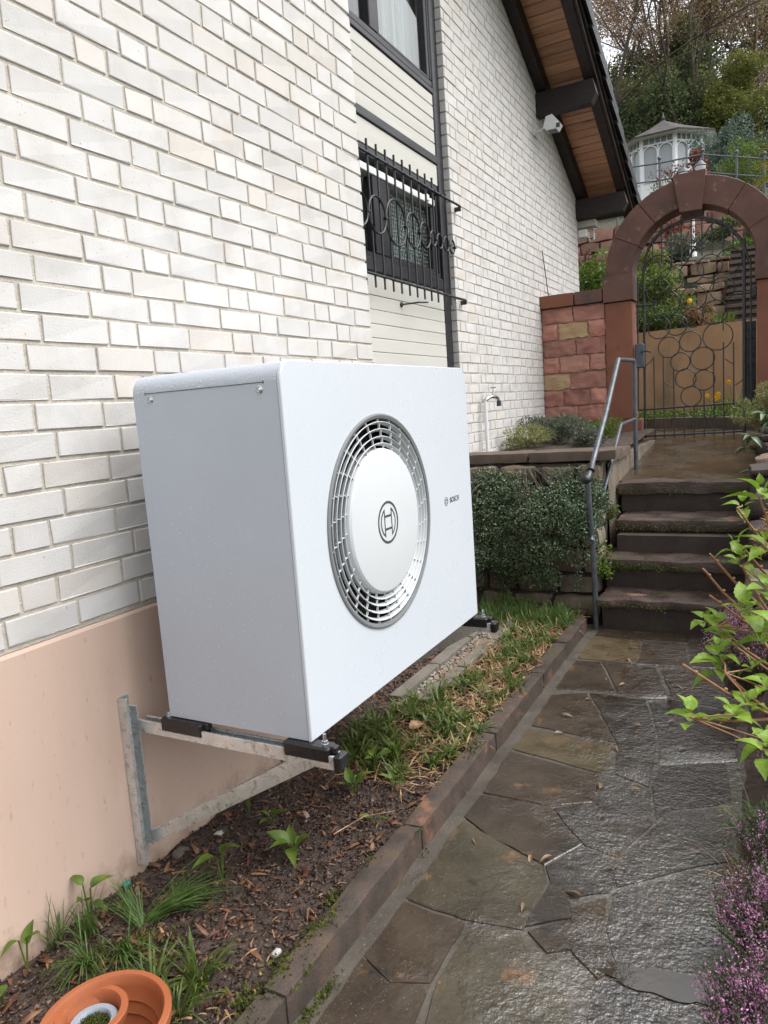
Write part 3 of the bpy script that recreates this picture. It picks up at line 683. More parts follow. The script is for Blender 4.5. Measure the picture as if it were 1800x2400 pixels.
m_rubble = M('rubble_stone', [(.10,.075,.055),(.17,.14,.10),(.25,.215,.155)], scale=5, detail=8, rough=.75, bump=.8, bscale=45, bdist=.012, objvar=.45,
     blotch=[((.14,.07,.05), 2.2, .52, .2), ((.06,.065,.03), 6, .62, .15)])
m_cope = M('coping_stone', [(.07,.048,.036),(.12,.085,.062)], scale=6, rough=.65, bump=.7, bscale=50, bdist=.008, blotch=[((.09,.085,.05), 4, .56, .2)])
m_moss = M('moss', [(.055,.07,.008),(.13,.15,.016)], scale=40, rough=.95, bump=1, bscale=200, bdist=.01)
m_water = M('puddle_water', [(.030,.025,.018),(.04,.034,.026)], scale=6, rough=.02, rvar=0, bump=.12, bscale=14, bdist=.01, spec=.5, coat=1.)
# terrain: one sheet to the horizon, dropping away below the built ground
def grid(name, x0, x1, y0, y1, nx, ny, zf, mat, kind='structure'):
    X, Y = np.meshgrid(np.linspace(x0, x1, nx), np.linspace(y0, y1, ny)); Zv = np.array([zf(a, b) for a, b in zip(X.ravel(), Y.ravel())])
    V = np.stack([X.ravel(), Y.ravel(), Zv], 1); i, j = np.meshgrid(np.arange(nx-1), np.arange(ny-1)); a = (j*nx+i).ravel()
    return tag(link(name, npmesh(V, np.stack([a, a+1, a+nx+1, a+nx], 1), True), mat), kind=kind)
m_lawn = M('lawn_ground', [(.03,.045,.012),(.06,.08,.022)], scale=4, rough=.9, bump=1, bscale=25, bdist=.05)
grid('ground', -300, 300, -300, 300, 41, 41, lambda x, y: -.35 if y < 12 else -.35, m_lawn)
def soilz(x, y):
    return .062+.012*nz((x, y, 0), 5)+.010*nz((x, y, 3), 14)+.006*nz((x, y, 6), 34)-.012*max(0, (x-.55)/.17)
grid('flower_bed', -.05, .735, -1.6, 4.1, 60, 330, soilz, m_soil)
grid('path', .70, 1.98, -1.8, 3.75, 16, 60, lambda x, y: -.005+.001*nz((x, y, 0), 9), m_joint)
# flagstones (crazy paving): convex cells round hand-placed centres, joints left open between
seeds = [(.98,-.45,'b'),(1.3,-.5,'b'),(1.65,-.45,'b'),(1.0,-.85,'o'),(1.4,-.9,'b'),(1.7,-.85,'b'),(1.1,-1.35,'b'),(1.55,-1.4,'o')]
slabs = [
('y',[(.860,1.781),(.870,1.994),(1.269,1.968),(1.272,1.698)]),
('b',[(.872,1.374),(.862,1.746),(1.273,1.671),(1.286,1.46),(1.145,1.378)]),
('b',[(.866,1.178),(.872,1.35),(1.145,1.358),(1.17,1.34),(1.308,1.17),(1.222,1.008),(1.094,1.063),(1.002,1.091)]),
('o',[(.868,.67),(.868,1.144),(1.097,1.041),(1.218,.991),(1.25,.923),(1.247,.68),(1.073,.656)]),
('b',[(.862,.395),(.868,.646),(1.077,.625),(1.074,.434),(1.074,.383),(.974,.342)]),
('o',[(1.108,.61),(1.246,.656),(1.302,.574),(1.415,.482),(1.469,.373),(1.131,.224),(1.1,.394)]),
('b',[(.866,.161),(.862,.38),(.973,.328),(1.075,.364),(1.095,.209),(.862,.103)]),
('w',[(1.239,.995),(1.318,1.146),(1.413,1.111),(1.458,1.015),(1.445,.947),(1.347,.873),(1.286,.902)]),
('w',[(1.274,.925),(1.343,.858),(1.365,.784),(1.254,.695)]),
('b',[(1.273,.673),(1.369,.767),(1.414,.665),(1.343,.618)]),
('w',[(1.303,1.451),(1.289,1.67),(1.473,1.629),(1.518,1.382),(1.44,1.15),(1.326,1.169),(1.17,1.36)]),
('b',[(.872,2.046),(.866,2.438),(1.031,2.521),(1.274,2.003)]),
('w',[(1.05,2.527),(1.334,2.52),(1.445,2.063),(1.469,1.659),(1.332,1.72),(1.293,1.996)]),
('b',[(.862,2.54),(.866,2.994),(.998,3.016),(1.166,2.591),(1.035,2.567)]),
('b',[(1.019,3.022),(1.32,3.002),(1.426,2.585),(1.33,2.546),(1.187,2.587)]),
('y',[(.866,3.046),(.868,3.376),(.872,3.486),(1.165,3.462),(1.2,3.041),(1.005,3.055)]),
('b',[(1.188,3.468),(1.424,3.482),(1.491,3.076),(1.214,3.045)]),
('w',[(1.468,.95),(1.608,1.071),(1.721,1.181),(1.792,.721),(1.698,.689),(1.537,.642),(1.483,.769)]),
('w',[(1.475,1.18),(1.545,1.39),(1.575,1.48),(1.757,1.599),(1.8,1.263),(1.7,1.197),(1.475,.984),(1.445,1.058)]),
('w',[(1.535,1.42),(1.49,1.66),(1.50,1.83),(1.739,1.948),(1.769,1.636),(1.56,1.50)]),
('b',[(1.363,.82),(1.449,.909),(1.472,.764),(1.527,.633),(1.492,.576),(1.411,.645)]),
('w',[(1.496,.554),(1.54,.622),(1.699,.674),(1.804,.694),(1.868,.546),(1.5,.385)]),
('w',[(1.49,1.86),(1.46,2.10),(1.36,2.50),(1.46,2.57),(1.76,2.48),(1.78,2.0),(1.73,1.97)]),
('b',[(1.455,2.61),(1.78,2.52),(1.78,3.1),(1.52,3.04),(1.36,2.98)]),
('b',[(1.51,3.09),(1.80,3.14),(1.80,3.62),(1.45,3.52)]),
('b',[(.875,3.51),(1.2,3.49),(1.43,3.51),(1.44,3.63),(.88,3.63)]),
('w',[(1.81,.75),(1.98,.75),(1.98,1.25),(1.82,1.25),(1.735,1.19)]),
('b',[(.862,.075),(1.1,.19),(1.28,.25),(1.3,-.25),(.862,-.15)]),
('w',[(1.30,.26),(1.49,.36),(1.87,.52),(1.95,.5),(1.95,-.2),(1.32,-.25)])]
X0, X1, Y0, Y1 = .868, 1.97, -1.75, -.27
def clip(poly, nx, ny, d):
    o = []
    for i in range(len(poly)):
        a, b = poly[i], poly[(i+1) % len(poly)]; da, db = a[0]*nx+a[1]*ny-d, b[0]*nx+b[1]*ny-d
        if da <= 0: o.append(a)
        if da*db < 0: t = da/(da-db); o.append((a[0]+t*(b[0]-a[0]), a[1]+t*(b[1]-a[1])))
    return o
def inset(poly, d):
    q = poly
    for i in range(len(poly)):
        a, b = poly[i], poly[(i+1) % len(poly)]; ex, ey = b[0]-a[0], b[1]-a[1]; L = math.hypot(ex, ey)
        if L < 1e-6: continue
        nx, ny = ey/L, -ex/L; q = clip(q, nx, ny, a[0]*nx+a[1]*ny-d)
        if len(q) < 3: return []
    return q
cells = []
for k, (sx, sy, ty) in enumerate(seeds):
    poly = [(X0, Y0), (X1, Y0), (X1, Y1), (X0, Y1)]
    for j, (ox, oy, _) in enumerate(seeds):
        if j == k: continue
        dx, dy = ox-sx, oy-sy; L = math.hypot(dx, dy); poly = clip(poly, dx/L, dy/L, ((ox+sx)/2*dx+(oy+sy)/2*dy)/L)
    cells.append((ty, poly))
for ty, poly in cells+slabs:
    A_ = sum(poly[i][0]*poly[(i+1) % len(poly)][1]-poly[(i+1) % len(poly)][0]*poly[i][1] for i in range(len(poly)))
    if A_ < 0: poly = poly[::-1]
    gx, gy = sum(p[0] for p in poly)/len(poly), sum(p[1] for p in poly)/len(poly)
    poly = [(p[0]+(gx-p[0])/math.hypot(gx-p[0], gy-p[1])*-.007, p[1]+(gy-p[1])/math.hypot(gx-p[0], gy-p[1])*-.007) for p in poly]
    sx, sy = gx, gy
    P = []
    for i in range(len(poly)):                                  # edges wander a little
        a, b = poly[i], poly[(i+1) % len(poly)]; L = math.hypot(b[0]-a[0], b[1]-a[1]); n = max(1, int(L/.045))
        for s_ in range(n):
            t = s_/n; x, y = a[0]+t*(b[0]-a[0]), a[1]+t*(b[1]-a[1]); f = .35 if s_ == 0 else 1
            P.append((x+f*.008*nz((x, y, 1), 11), y+f*.008*nz((x, y, 7), 11)))
    cx, cy = sum(p[0] for p in P)/len(P), sum(p[1] for p in P)/len(P); h = rnd.uniform(-.0005, .002); tx, ty_ = rnd.uniform(-.003, .003), rnd.uniform(-.003, .003)
    if ty == 'w' and .3 < sy < .95 and sx > 1.5: h = -.003; tx = ty_ = 0
    zt = lambda x, y: h+(x-cx)*tx+(y-cy)*ty_
    n = len(P); sh = lambda p, f: (cx+(p[0]-cx)*f, cy+(p[1]-cy)*f)
    r1 = [sh(p, .985) for p in P]; V = [(p[0], p[1], -.03) for p in P]+[(p[0], p[1], zt(*p)-.0035) for p in P]+[(p[0], p[1], zt(*p)) for p in r1]
    F = [(i, (i+1) % n, n+(i+1) % n, n+i) for i in range(n)]+[(n+i, n+(i+1) % n, 2*n+(i+1) % n, 2*n+i) for i in range(n)]
    # top: triangulated with a few undulating inner points
    inner = [(cx+rnd.uniform(-.3, .3), cy+rnd.uniform(-.3, .3)) for _ in range(26)]
    def inside(p): return all(((P[(i+1) % n][0]-P[i][0])*(p[1]-P[i][1])-(P[(i+1) % n][1]-P[i][1])*(p[0]-P[i][0])) > .006 for i in range(n))
    inner = [p for p in inner if inside(p)][:16 if ty == 'w' else 9]
    pts = [Vector(p) for p in r1+inner]; res = delaunay_2d_cdt(pts, [(i, (i+1) % n) for i in range(n)], [], 1, 1e-5)
    if len(res[0]) == len(pts):
        V += [(p[0], p[1], zt(*p)+(.006 if ty == 'w' else .003)*nz((p[0], p[1], 0), 9)) for p in inner]; F += [tuple(2*n+i for i in f) for f in res[2]]
    else: F.append(tuple(range(2*n, 3*n)))
    me = bpy.data.meshes.new('mesh'); me.from_pydata(V, [], F)
    bm = bmesh.new(); bm.from_mesh(me); bmesh.ops.recalc_face_normals(bm, faces=bm.faces); bm.to_mesh(me); bm.free(); finish(me, 40)
    link('flagstone', me, {'b': m_slab_b, 'o': m_slab_o, 'y': m_slab_y, 'w': m_slab_w}[ty], bpy.data.objects['path'], (0, 0, 0))
# puddle in the dip at the edge of the heather
m = MB(); pts = []
for i in range(48):
    a = 2*PI*i/48; r = 1+.5*nz((math.cos(a), math.sin(a), 2), 2.2)+.3*nz((math.cos(a), math.sin(a), 5), 7); pts.append((1.70+.19*r*math.cos(a), .625+.045*r*math.sin(a)+.02*math.cos(a)))
m.add([(x, y, .0006) for x, y in pts], [tuple(range(48))]); tag(m.obj('puddle', m_water), kind='structure')
# kerb
kerb = thing('kerb', 'weathered sandstone kerb between the flower bed and the path, moss on its joints', 'kerb', (.77, 1.2, 0))
ky = [-1.9, -1.15, -.74, .089, .924, 1.73, 2.52, 3.06, 3.62]
for i in range(len(ky)-1):
    dx = -.012*max(0, ky[i]-2.6); j = rnd.uniform(-.004, .004)
    link('kerb_stone', rock(.722+dx+j, .806+dx+j, ky[i]+.005, ky[i+1]-.005, -.12, .090+rnd.uniform(-.004, .003), .014, .05, .006, 9, i, 16), m_kerb, kerb, (0, 0, 0))
m = MB(); m.box(.735, .795, -1.9, 3.6, -.1, .078); m.obj('joint_mortar', m_joint, kerb)
m = MB(); m.box(.80, .872, -1.8, 3.65, -.03, -.002); m.obj('mortar_fillet', m_joint, kerb)
V = []; F = []
mo = []
for (x, y, n, s_) in ((.765, 1.58, 90, .035), (.73, .35, 150, .04), (.72, .17, 150, .04), (.825, .23, 80, .022), (.825, .14, 70, .02), (.75, -.1, 200, .05), (.72, .7, 40, .03), (.735, -.35, 250, .05), (.81, .9, 20, .015)):
    mo.append(np.stack([x+rng.normal(size=n)*s_*.55, y+rng.normal(size=n)*s_*1.4, np.zeros(n)], 1))
mo = np.concatenate(mo); mo[:, 2] = np.where(mo[:, 0] > .812, .001, np.where(mo[:, 0] < .725, .068, .089)); n = len(mo)
D = rdir(n); D[:, 2] = np.abs(D[:, 2])+.4
V, F = leafmesh(np.repeat(mo, 3, 0), np.concatenate([D]*3).reshape(3, n, 3).transpose(1, 0, 2).reshape(-1, 3)+rng.normal(size=(3*n, 3))*.6, rdir(3*n), rng.uniform(.006, .014, 3*n), .005)
tag(link('moss', npmesh(V, F), m_moss, kerb, (0, 0, 0)), kind='stuff')
# concrete edging under the far end of the pump with a gravel strip between
m_conc = M('old_concrete', [(.10,.09,.075),(.16,.145,.12)], scale=8, rough=.8, bump=.6, bscale=70, bdist=.005, blotch=[((.06,.065,.03), 5, .55, .2)])
for k, (x, lab) in enumerate(((.17, 'mossy concrete edging strip nearer the house wall beside the gravel'), (.335, 'mossy concrete edging strip nearer the path beside the gravel'))):
    e = thing('edging', lab, 'edging', (x, 2.7, .05), 'concrete edging strips beside the gravel drain')
    for y0 in (1.95, 2.47, 2.99): link('edging_stone', rock(x-.04, x+.04, y0, y0+.51, -.05, .098, .012, .06, .004, 8, k+y0, 9), m_conc, e, (0, 0, 0))
n = 1500; p = np.stack([rng.uniform(.21, .295, n), rng.uniform(1.9, 3.5, n), rng.uniform(.062, .078, n)], 1)
ico = np.array([(0,0,1),(.9,0,.4),(.28,.85,.4),(-.72,.53,.4),(-.72,-.53,.4),(.28,-.85,.4),(.72,.53,-.4),(-.28,.85,-.4),(-.9,0,-.4),(-.28,-.85,-.4),(.72,-.53,-.4),(0,0,-1)])
icf = np.array([(0,1,2),(0,2,3),(0,3,4),(0,4,5),(0,5,1),(1,6,2),(2,7,3),(3,8,4),(4,9,5),(5,10,1),(6,7,2),(7,8,3),(8,9,4),(9,10,5),(10,6,1),(11,7,6),(11,8,7),(11,9,8),(11,10,9),(11,6,10)])
def pebbles(p, smin, smax, flat=.7):
    n = len(p); s_ = rng.uniform(smin, smax, (n, 1))*np.stack([np.ones(n), rng.uniform(.6, 1.1, n), rng.uniform(.4, .9, n)*flat], 1)
    th = rng.uniform(0, 2*PI, n); R = np.zeros((n, 3, 3)); R[:, 0, 0] = np.cos(th); R[:, 0, 1] = -np.sin(th); R[:, 1, 0] = np.sin(th); R[:, 1, 1] = np.cos(th); R[:, 2, 2] = 1
    q = np.einsum('nij,nkj->nki', R, ico[None]*s_[:, None])+rng.normal(size=(n, 12, 3))*smin*.15+p[:, None]
    return q.reshape(-1, 3), (icf[None]+np.arange(n)[:, None, None]*12).reshape(-1, 3)
m_peb = M('gravel', [(.07,.06,.05),(.19,.165,.14),(.30,.27,.23)], scale=38, detail=1, rough=.6, bump=.2)
V, F = pebbles(p, .008, .019); tag(link('gravel', npmesh(V, F, True), m_peb), kind='stuff')
# bark mulch and dead leaves on the bed
m_bark = M('bark_mulch', [(0.009,0.0053,0.0037),(0.03,0.015,0.0097),(0.0713,0.036,0.0225),(0.195,0.1275,0.09)], scale=48, detail=2, rough=.6, bump=.5, bscale=90, wet=(9, .5, .2, .3))
def chips(n, x0, x1, y0, y1, L, W, zf, up=.35, thick=.003):
    x, y = rng.uniform(x0, x1, n), rng.uniform(y0, y1, n); z = np.array([zf(a, b) for a, b in zip(x, y)])
    D = rdir(n); D[:, 2] *= up; D = unit(D); Nn = unit(np.array([0, 0, 1.])+rng.normal(size=(n, 3))*.35); S = unit(np.cross(D, Nn)); Nn = np.cross(S, D)
    L = rng.uniform(*L, n)[:, None]*.5; W = rng.uniform(*W, n)[:, None]*.5; P = np.stack([x, y, z+.004], 1); T = Nn*thick
    c = [P-D*L-S*W, P+D*L-S*W*.6, P+D*L+S*W*.8, P-D*L+S*W]
    c = [q+rng.normal(size=(n, 3))*.0015 for q in c]; V = np.stack(c+[q+T for q in c], 1); i = np.arange(n)[:, None]*8
    F = np.concatenate([i+np.array([f]) for f in ((4,5,6,7),(0,1,5,4),(1,2,6,5),(2,3,7,6),(3,0,4,7))]); return V.reshape(-1, 3), F
V, F = cat(chips(7500, .0, .72, -.9, 2.0, (.005, .018), (.003, .009), soilz), chips(2500, .0, .72, 2.0, 3.8, (.01, .03), (.005, .014), soilz),
           chips(420, .0, .72, -.6, 1.6, (.025, .055), (.004, .022), soilz, .5))
tag(link('bark_mulch', npmesh(V, F), m_bark), kind='stuff')
m_straw = M('dry_leaf', [(.14,.065,.030),(.30,.17,.085),(.48,.33,.19)], scale=24, detail=1, rough=.6, bump=.2, transl=.15)
m_leafwet = M('wet_fallen_leaf', [(.10,.055,.025),(.20,.12,.06)], scale=30, detail=1, rough=.4, bump=.2)
def zone(n, fn):
    o = []
    while len(o) < n:
        x, y = rng.uniform(.0, .72), rng.uniform(-.6, 3.7)
        if fn(x, y) > rng.random(): o.append((x, y, soilz(x, y)))
    return np.array(o)
P = zone(2600, lambda x, y: (1. if (y > 1.15 and x > .28) else 0)*(.35+.65*min(1, max(0, (y-1.15)/.5))) if y < 3.75 else 0)
D = rdir(len(P)); D[:, 2] = np.abs(D[:, 2])*.55+.03; Vd, Fd = blades(P+np.array([0, 0, .012]), D, rng.uniform(.06, .16, len(P)), rng.uniform(.006, .012, len(P)), rng.uniform(.2, .7, len(P)), 3)
P2 = zone(130, lambda x, y: 1. if (y < .45 and x > .3) else .12); D = rdir(len(P2)); D[:, 2] = np.abs(D[:, 2])*.4
V2, F2 = blades(P2+np.array([0, 0, .01]), D, rng.uniform(.02, .055, len(P2)), rng.uniform(.006, .013, len(P2)), .4, 3)
Vd, Fd = cat((Vd, Fd), (V2, F2)); tag(link('dead_leaves', npmesh(Vd, Fd), m_straw), kind='stuff')
m_litter = M('leaf_litter', [(.045,.018,.010),(.12,.050,.026),(.22,.12,.065)], scale=20, detail=1, rough=.45, bump=.2)
P = zone(520, lambda x, y: .9 if y < 1.6 else .4); D = rdir(len(P)); D[:, 2] = np.abs(D[:, 2])*.35
V, F = blades(P+np.array([0, 0, .008]), D, rng.uniform(.025, .07, len(P)), rng.uniform(.010, .028, len(P)), rng.uniform(.0, .5, len(P)), 3); tag(link('leaf_litter', npmesh(V, F, True), m_litter), kind='stuff')
# steps up to the gate
st = thing('stone_steps', 'four worn wet sandstone steps with mossy nosings leading up to the gate', 'steps', (1.25, 4.2, 0))
sy = [3.632, 3.948, 4.315, 4.730, 5.25]; sz = [.219, .425, .645, .875]; sl_ = [.86, .83, .865, .81]; zb = [.160, .347, .562, .778]
for i in range(4):
    xr = 1.80
    link('tread', rock(sl_[i], xr, sy[i], sy[i+1]+.06 if i < 3 else 5.0, zb[i], sz[i], .018, .05, .012, 7, i*3, 22), m_step, st, (0, 0, 0))
    link('riser', rock(sl_[i]+.025, xr-.02, sy[i]+.038, sy[i]+.30, (sz[i-1]-.01 if i else -.06), zb[i]+.004, .008, .09, .006, 6, i*5+1, 10), m_riser, st, (0, 0, 0))
mo = []
for (x0, x1, k, zt_, n) in ((.83, 1.12, 1, .375, 420), (1.2, 1.45, 1, .37, 120), (.86, 1.7, 2, .585, 420), (.86, 1.3, 0, .175, 120), (.81, 1.3, 3, .80, 160)):
    x = rng.uniform(x0, x1, n); mo.append(np.stack([x, np.full(n, sy[k]-.004), zt_+rng.normal(size=n)*.012], 1))
mo = np.concatenate(mo); n = len(mo); D = rdir(n); D[:, 1] = -np.abs(D[:, 1])-.3
V, F = leafmesh(mo, D, rdir(n), rng.uniform(.008, .018, n), .008); tag(link('moss', npmesh(V, F), m_moss, st, (0, 0, 0)), kind='stuff')
mo = []
for (x, y, n, s_) in ((.22, .0, 260, .05), (.31, .10, 220, .045), (.26, .09, 160, .03), (.40, .12, 90, .03), (.69, .05, 160, .03), (.70, .5, 120, .025), (.12, .03, 90, .03)):
    mo.append(np.stack([x+rng.normal(size=n)*s_, y+rng.normal(size=n)*s_, np.full(n, .062)], 1))
mo = np.concatenate(mo); n = len(mo); D = rdir(n); D[:, 2] = np.abs(D[:, 2])+.5
V, F = leafmesh(mo, D, rdir(n), rng.uniform(.010, .022, n), .008); tag(link('moss', npmesh(V, F), m_moss), kind='stuff')
def landz(x, y): return .868+(y-4.9)*.084 if y < 7.3 else .868+2.4*.084+.005*nz((x, y, 0), 3)
land = grid('landing', -.42, 2.6, 4.9, 10.4, 40, 70, lambda x, y: landz(x, y)+.003*nz((x, y, 0), 6), M('wet_landing', [(.024,.015,.009),(.044,.030,.019),(.064,.046,.030)], scale=4, detail=8, rough=.35, bump=.5, bscale=40, bdist=.006, wet=(3, .44, .14, .05), blotch=[((.05,.055,.02), 2.5, .58, .15)], bump2=(7, .3, .02)))
m = MB()
m.box(.9, 1.78, 4.2, 7.0, -.2, .55); m.obj('step_core', m_riser, st)
for (y, x0, x1) in ((5.55, .7, 2.0), (6.35, .7, 2.0)):
    pass
# planter wall left of the steps: rubble below, coping above
pw = thing('planter_wall', 'low rubble stone planter wall with flat coping, left of the steps', 'wall', (.2, 4.1, 0))
m = MB(); m.box(-.42, .80, 4.06, 4.45, -.2, 1.10); m.obj('core', m_joint, pw)
z = -.02; r_ = 0
rows = [.17, .15, .19, .15, .17, .14, .15]
for hh in rows:
    x = -.44+rnd.uniform(0, .05)
    while x < .80:
        L = rnd.uniform(.17, .34); e = min(x+L, .835)
        if .835-e < .09: e = .835
        yb = 3.93+.012*z/.2+rnd.uniform(-.02, .015)
        link('stone', rock(x+.008, e-.008, yb, yb+.24, z+.008, z+hh-.008+rnd.uniform(-.012, .01), .03, .045, .022, 8, rnd.random()*50, 7), m_rubble, pw, (0, 0, 0)); x = e
    z += hh
for (a, b) in ((-.44, .30), (.308, .94)):
    link('coping_stone', rock(a, b, 4.02, 4.36, 1.118, 1.192, .012, .05, .007, 7, a*9, 16), m_cope, pw, (0, 0, 0))
link('coping_stone', rock(.62, .835, 4.37, 5.3, 1.06, 1.135, .012, .06, .008, 7, 3, 14), m_cope, pw, (0, 0, 0))
grid('planter_soil', -.42, .78, 4.3, 7.2, 24, 40, lambda x, y: 1.10+.02*nz((x, y, 0), 5)+max(0, y-5)*.03, m_soil)
m = MB(); m.box(.60, .80, 4.36, 7.0, .3, 1.065); m.obj('side_wall', m_rubble, pw)
# rubble edge on the right of the steps
rw = thing('rock_wall', 'dark mossy dry stone edge right of the steps', 'wall', (1.9, 4.2, 0))
for (y0, z1) in ((2.9, .30), (3.25, .50), (3.62, .72), (3.98, .86), (4.34, 1.02), (4.72, 1.06), (5.12, 1.12), (5.55, 1.16), (6.0, 1.2)):
    z = -.1
    while z < z1-.05:
        hh = min(rnd.uniform(.16, .26), z1-z); y = y0+rnd.uniform(-.02, .02)
        link('stone', rock(1.765+rnd.uniform(-.01, .03)+(.02 if y > 4.9 else 0), 2.15, y, y+.36, z, z+hh-.008, .045, .06, .03, 6, rnd.random()*70, 6), m_riser if rnd.random() < .6 else m_rubble, rw, (0, 0, 0)); z += hh
m_side = m_soil
def bedz(x, y):
    a = min(1, max(0, (x-1.76)/.35)); s_ = min(1, max(0, (y-2.6)/2.4)); return -.03+a*(.16+.95*s_)+.02*nz((x, y, 0), 5)
grid('side_bed', 1.755, 6, -3, 7.1, 60, 80, bedz, m_soil)
# ================================================================== sandstone gateway, gate, handrail
m_red = M('red_sandstone', [(0.2979,0.1264,0.0948),(0.4189,0.1875,0.1423),(0.5027,0.2548,0.194)], scale=5, detail=8, rough=.8, bump=.7, bscale=36, bdist=.012, objvar=.15, stretch=(.7, 1, 2), objmix=[((.38,.22,.16), .6), ((.20,.085,.07), .6)], blotch=[((.12,.05,.045), 3, .6, .2), ((.36,.25,.2), 9, .66, .1)])
m_yel = M('yellow_sandstone', [(0.3605,0.2415,0.1323),(0.4807,0.345,0.1984)], scale=7, detail=8, rough=.85, bump=.9, bscale=42, bdist=.014, stretch=(.7, 1, 2.4))
m_pil = M('dressed_sandstone', [(0.1635,0.0594,0.0329),(0.2165,0.083,0.047)], scale=3, rough=.75, bump=.35, bscale=70, bdist=.004, objvar=.12, blotch=[((.10,.075,.035), 2.2, .56, .2), ((.07,.035,.028), 4, .62, .2)])
m_arch = M('arch_sandstone', [(0.0862,0.0406,0.0314),(0.1369,0.0629,0.0487)], scale=4, rough=.7, bump=.4, bscale=60, bdist=.005, objvar=.16, blotch=[((.24,.14,.105), 11, .63, .12), ((.05,.032,.028), 2.6, .55, .2)])
m_sj = M('sandstone_joint', [(.27,.17,.13),(.34,.22,.17)], scale=20, rough=.9, bump=.6, bscale=100)
gw = thing('gateway', 'red sandstone garden gateway with a round arch and a short block wall', 'gateway', (.6, 7.2, .9))
GY = 7.15
def gs(name, x0, x1, z0, z1, y0, y1, mat, amp=.012, r=.012, step=.06, fr=9):
    return link(name, rock(x0, x1, y0, y1, z0, z1, r, step, amp, fr, rnd.random()*90, 18), mat, gw, (0, 0, 0))
m = MB(); m.box(-.42, .285, GY+.012, GY+.26, .9, 2.58); m.obj('wall_core', m_sj, gw)
rows = [(2.592, 2.409, [(-.42,-.064,0),(-.056,.285,0)]), (2.403, 2.226, [(-.42,-.244,0),(-.236,.094,1),(.104,.285,0)]), (2.220, 2.045, [(-.42,-.04,0),(-.03,.285,0)]),
        (2.037, 1.855, [(-.42,-.235,0),(-.225,.102,0),(.112,.285,0)]), (1.846, 1.668, [(-.42,-.122,1),(-.112,.285,0)]), (1.659, 1.486, [(-.42,-.20,0),(-.19,.094,0),(.104,.285,0)]), (1.478, 1.305, [(-.42,-.04,0),(-.03,.285,0)])]
for z1, z0, bl in rows:
    for a, b, t in bl: gs('stone', a+.001, b, z0, min(z1, 2.575), GY-.008+rnd.uniform(-.004, .004), GY+.05, m_yel if t else m_red, .017, .012, .026, 15)
gs('plinth', -.42, .57, .85, 1.298, GY-.03, GY+.30, m_pil, .006, .02)
gs('plinth', .575, .655, .85, 1.29, GY-.03, GY+.30, m_pil, .004, .015)
gs('cap_stone', -.44, -.04, 2.585, 2.728, GY-.05, GY+.30, m_pil, .004)
gs('cap_stone', -.035, .268, 2.585, 2.726, GY-.05, GY+.30, m_arch, .004)
gs('pillar', .290, .570, 1.302, 2.560, GY-.02, GY+.28, m_pil, .003, .008, .1)
gs('pillar', 1.762, 2.10, .95, 2.600, GY-.02, GY+.28, m_pil, .003, .008, .1)
gs('impost', .272, .592, 2.565, 2.842, GY-.05, GY+.31, m_arch, .003, .012)
gs('impost', 1.748, 2.09, 2.605, 2.850, GY-.05, GY+.31, m_arch, .003, .012)
m = MB(); m.prism([(2.10, .9), (3.6, .9), (3.6, 2.6), (2.10, 2.6)], lambda a, b, d: (a, d, b), GY+.02, GY+.26); m.obj('side_wall', m_red, gw)
AC = (1.170, 2.835); RI, RO = .588, .868
def vous(a0, a1, ri, ro, y0, y1, name):
    m = MB(); n = 8; a0, a1 = math.radians(a0), math.radians(a1); g = .004
    A = [a0+(a1-a0)*i/n for i in range(n+1)]
    def ring(r, y): return [(AC[0]+r*math.cos(a)-(g*math.sin(a0) if i == 0 else 0), y, AC[1]+r*math.sin(a)) for i, a in enumerate(A)]
    b = .006; k = n+1; V = []
    for (r, y) in ((ri, y0+b), (ri+b, y0), (ro-b, y0), (ro, y0+b), (ro, y1), (ri, y1)): V += ring(r, y)
    F = []
    for s_ in range(6):
        t = (s_+1) % 6
        for i in range(n): F.append((s_*k+i, s_*k+i+1, t*k+i+1, t*k+i))
    F += [tuple(s_*k for s_ in range(6)), tuple(s_*k+n for s_ in range(6))[::-1]]
    m.add(V, F); return m.obj(name, m_arch, gw, 30)
for a0, a1 in ((180, 152.6), (151.9, 126.6), (125.9, 100.2), (80.6, 54.9), (54.3, 27.6), (27.0, 0)): vous(a1, a0, RI, RO, GY-.02, GY+.28, 'voussoir')
m = MB(); A_ = [PI*i/40 for i in range(41)]
m.prism([(AC[0]+(RO-.012)*math.cos(a), AC[1]+(RO-.012)*math.sin(a)) for a in A_]+[(AC[0]+(RI+.010)*math.cos(a), AC[1]+(RI+.010)*math.sin(a)) for a in A_[::-1]], lambda a, b, d: (a, d, b), GY-.008, GY+.27); m.obj('arch_core', m_pil, gw)
m = MB(); m.prism([(1.062, 3.368), (1.270, 3.362), (1.312, 3.738), (1.004, 3.735)], lambda a, b, d: (a, d, b), GY-.055, GY+.30); m.obj('keystone', m_arch, gw)
# ---- iron gate
ga = thing('garden_gate', 'black wrought iron gate with ring ornament and arched top, closed', 'gate', (1.17, 7.22, 1.09))
GT_ = 7.20
def gp(name, pts, r, n=6, closed=False):
    m = MB(); m.tube([(x, GT_+dy, z) for (x, z, dy) in [(p if len(p) > 2 else (*p, 0)) for p in pts]], r, n, closed); return m.obj(name, m_iron, ga, 40)
gp('stile', [(.672, 1.075), (.685, 2.55)], .014); gp('stile', [(1.648, 1.085), (1.648, 3.03)], .017)
arc = [(.685, 2.55), (.684, 2.72), (.690, 2.86), (.71, 2.99), (.755, 3.11), (.83, 3.20), (.94, 3.265), (1.06, 3.30), (1.17, 3.31), (1.28, 3.295), (1.40, 3.245), (1.51, 3.165), (1.60, 3.06), (1.655, 2.95), (1.685, 2.82)]
gp('top_arch', arc, .013); gp('top_arch', [(x, z-.022, .012) for x, z in arc[4:]], .007)
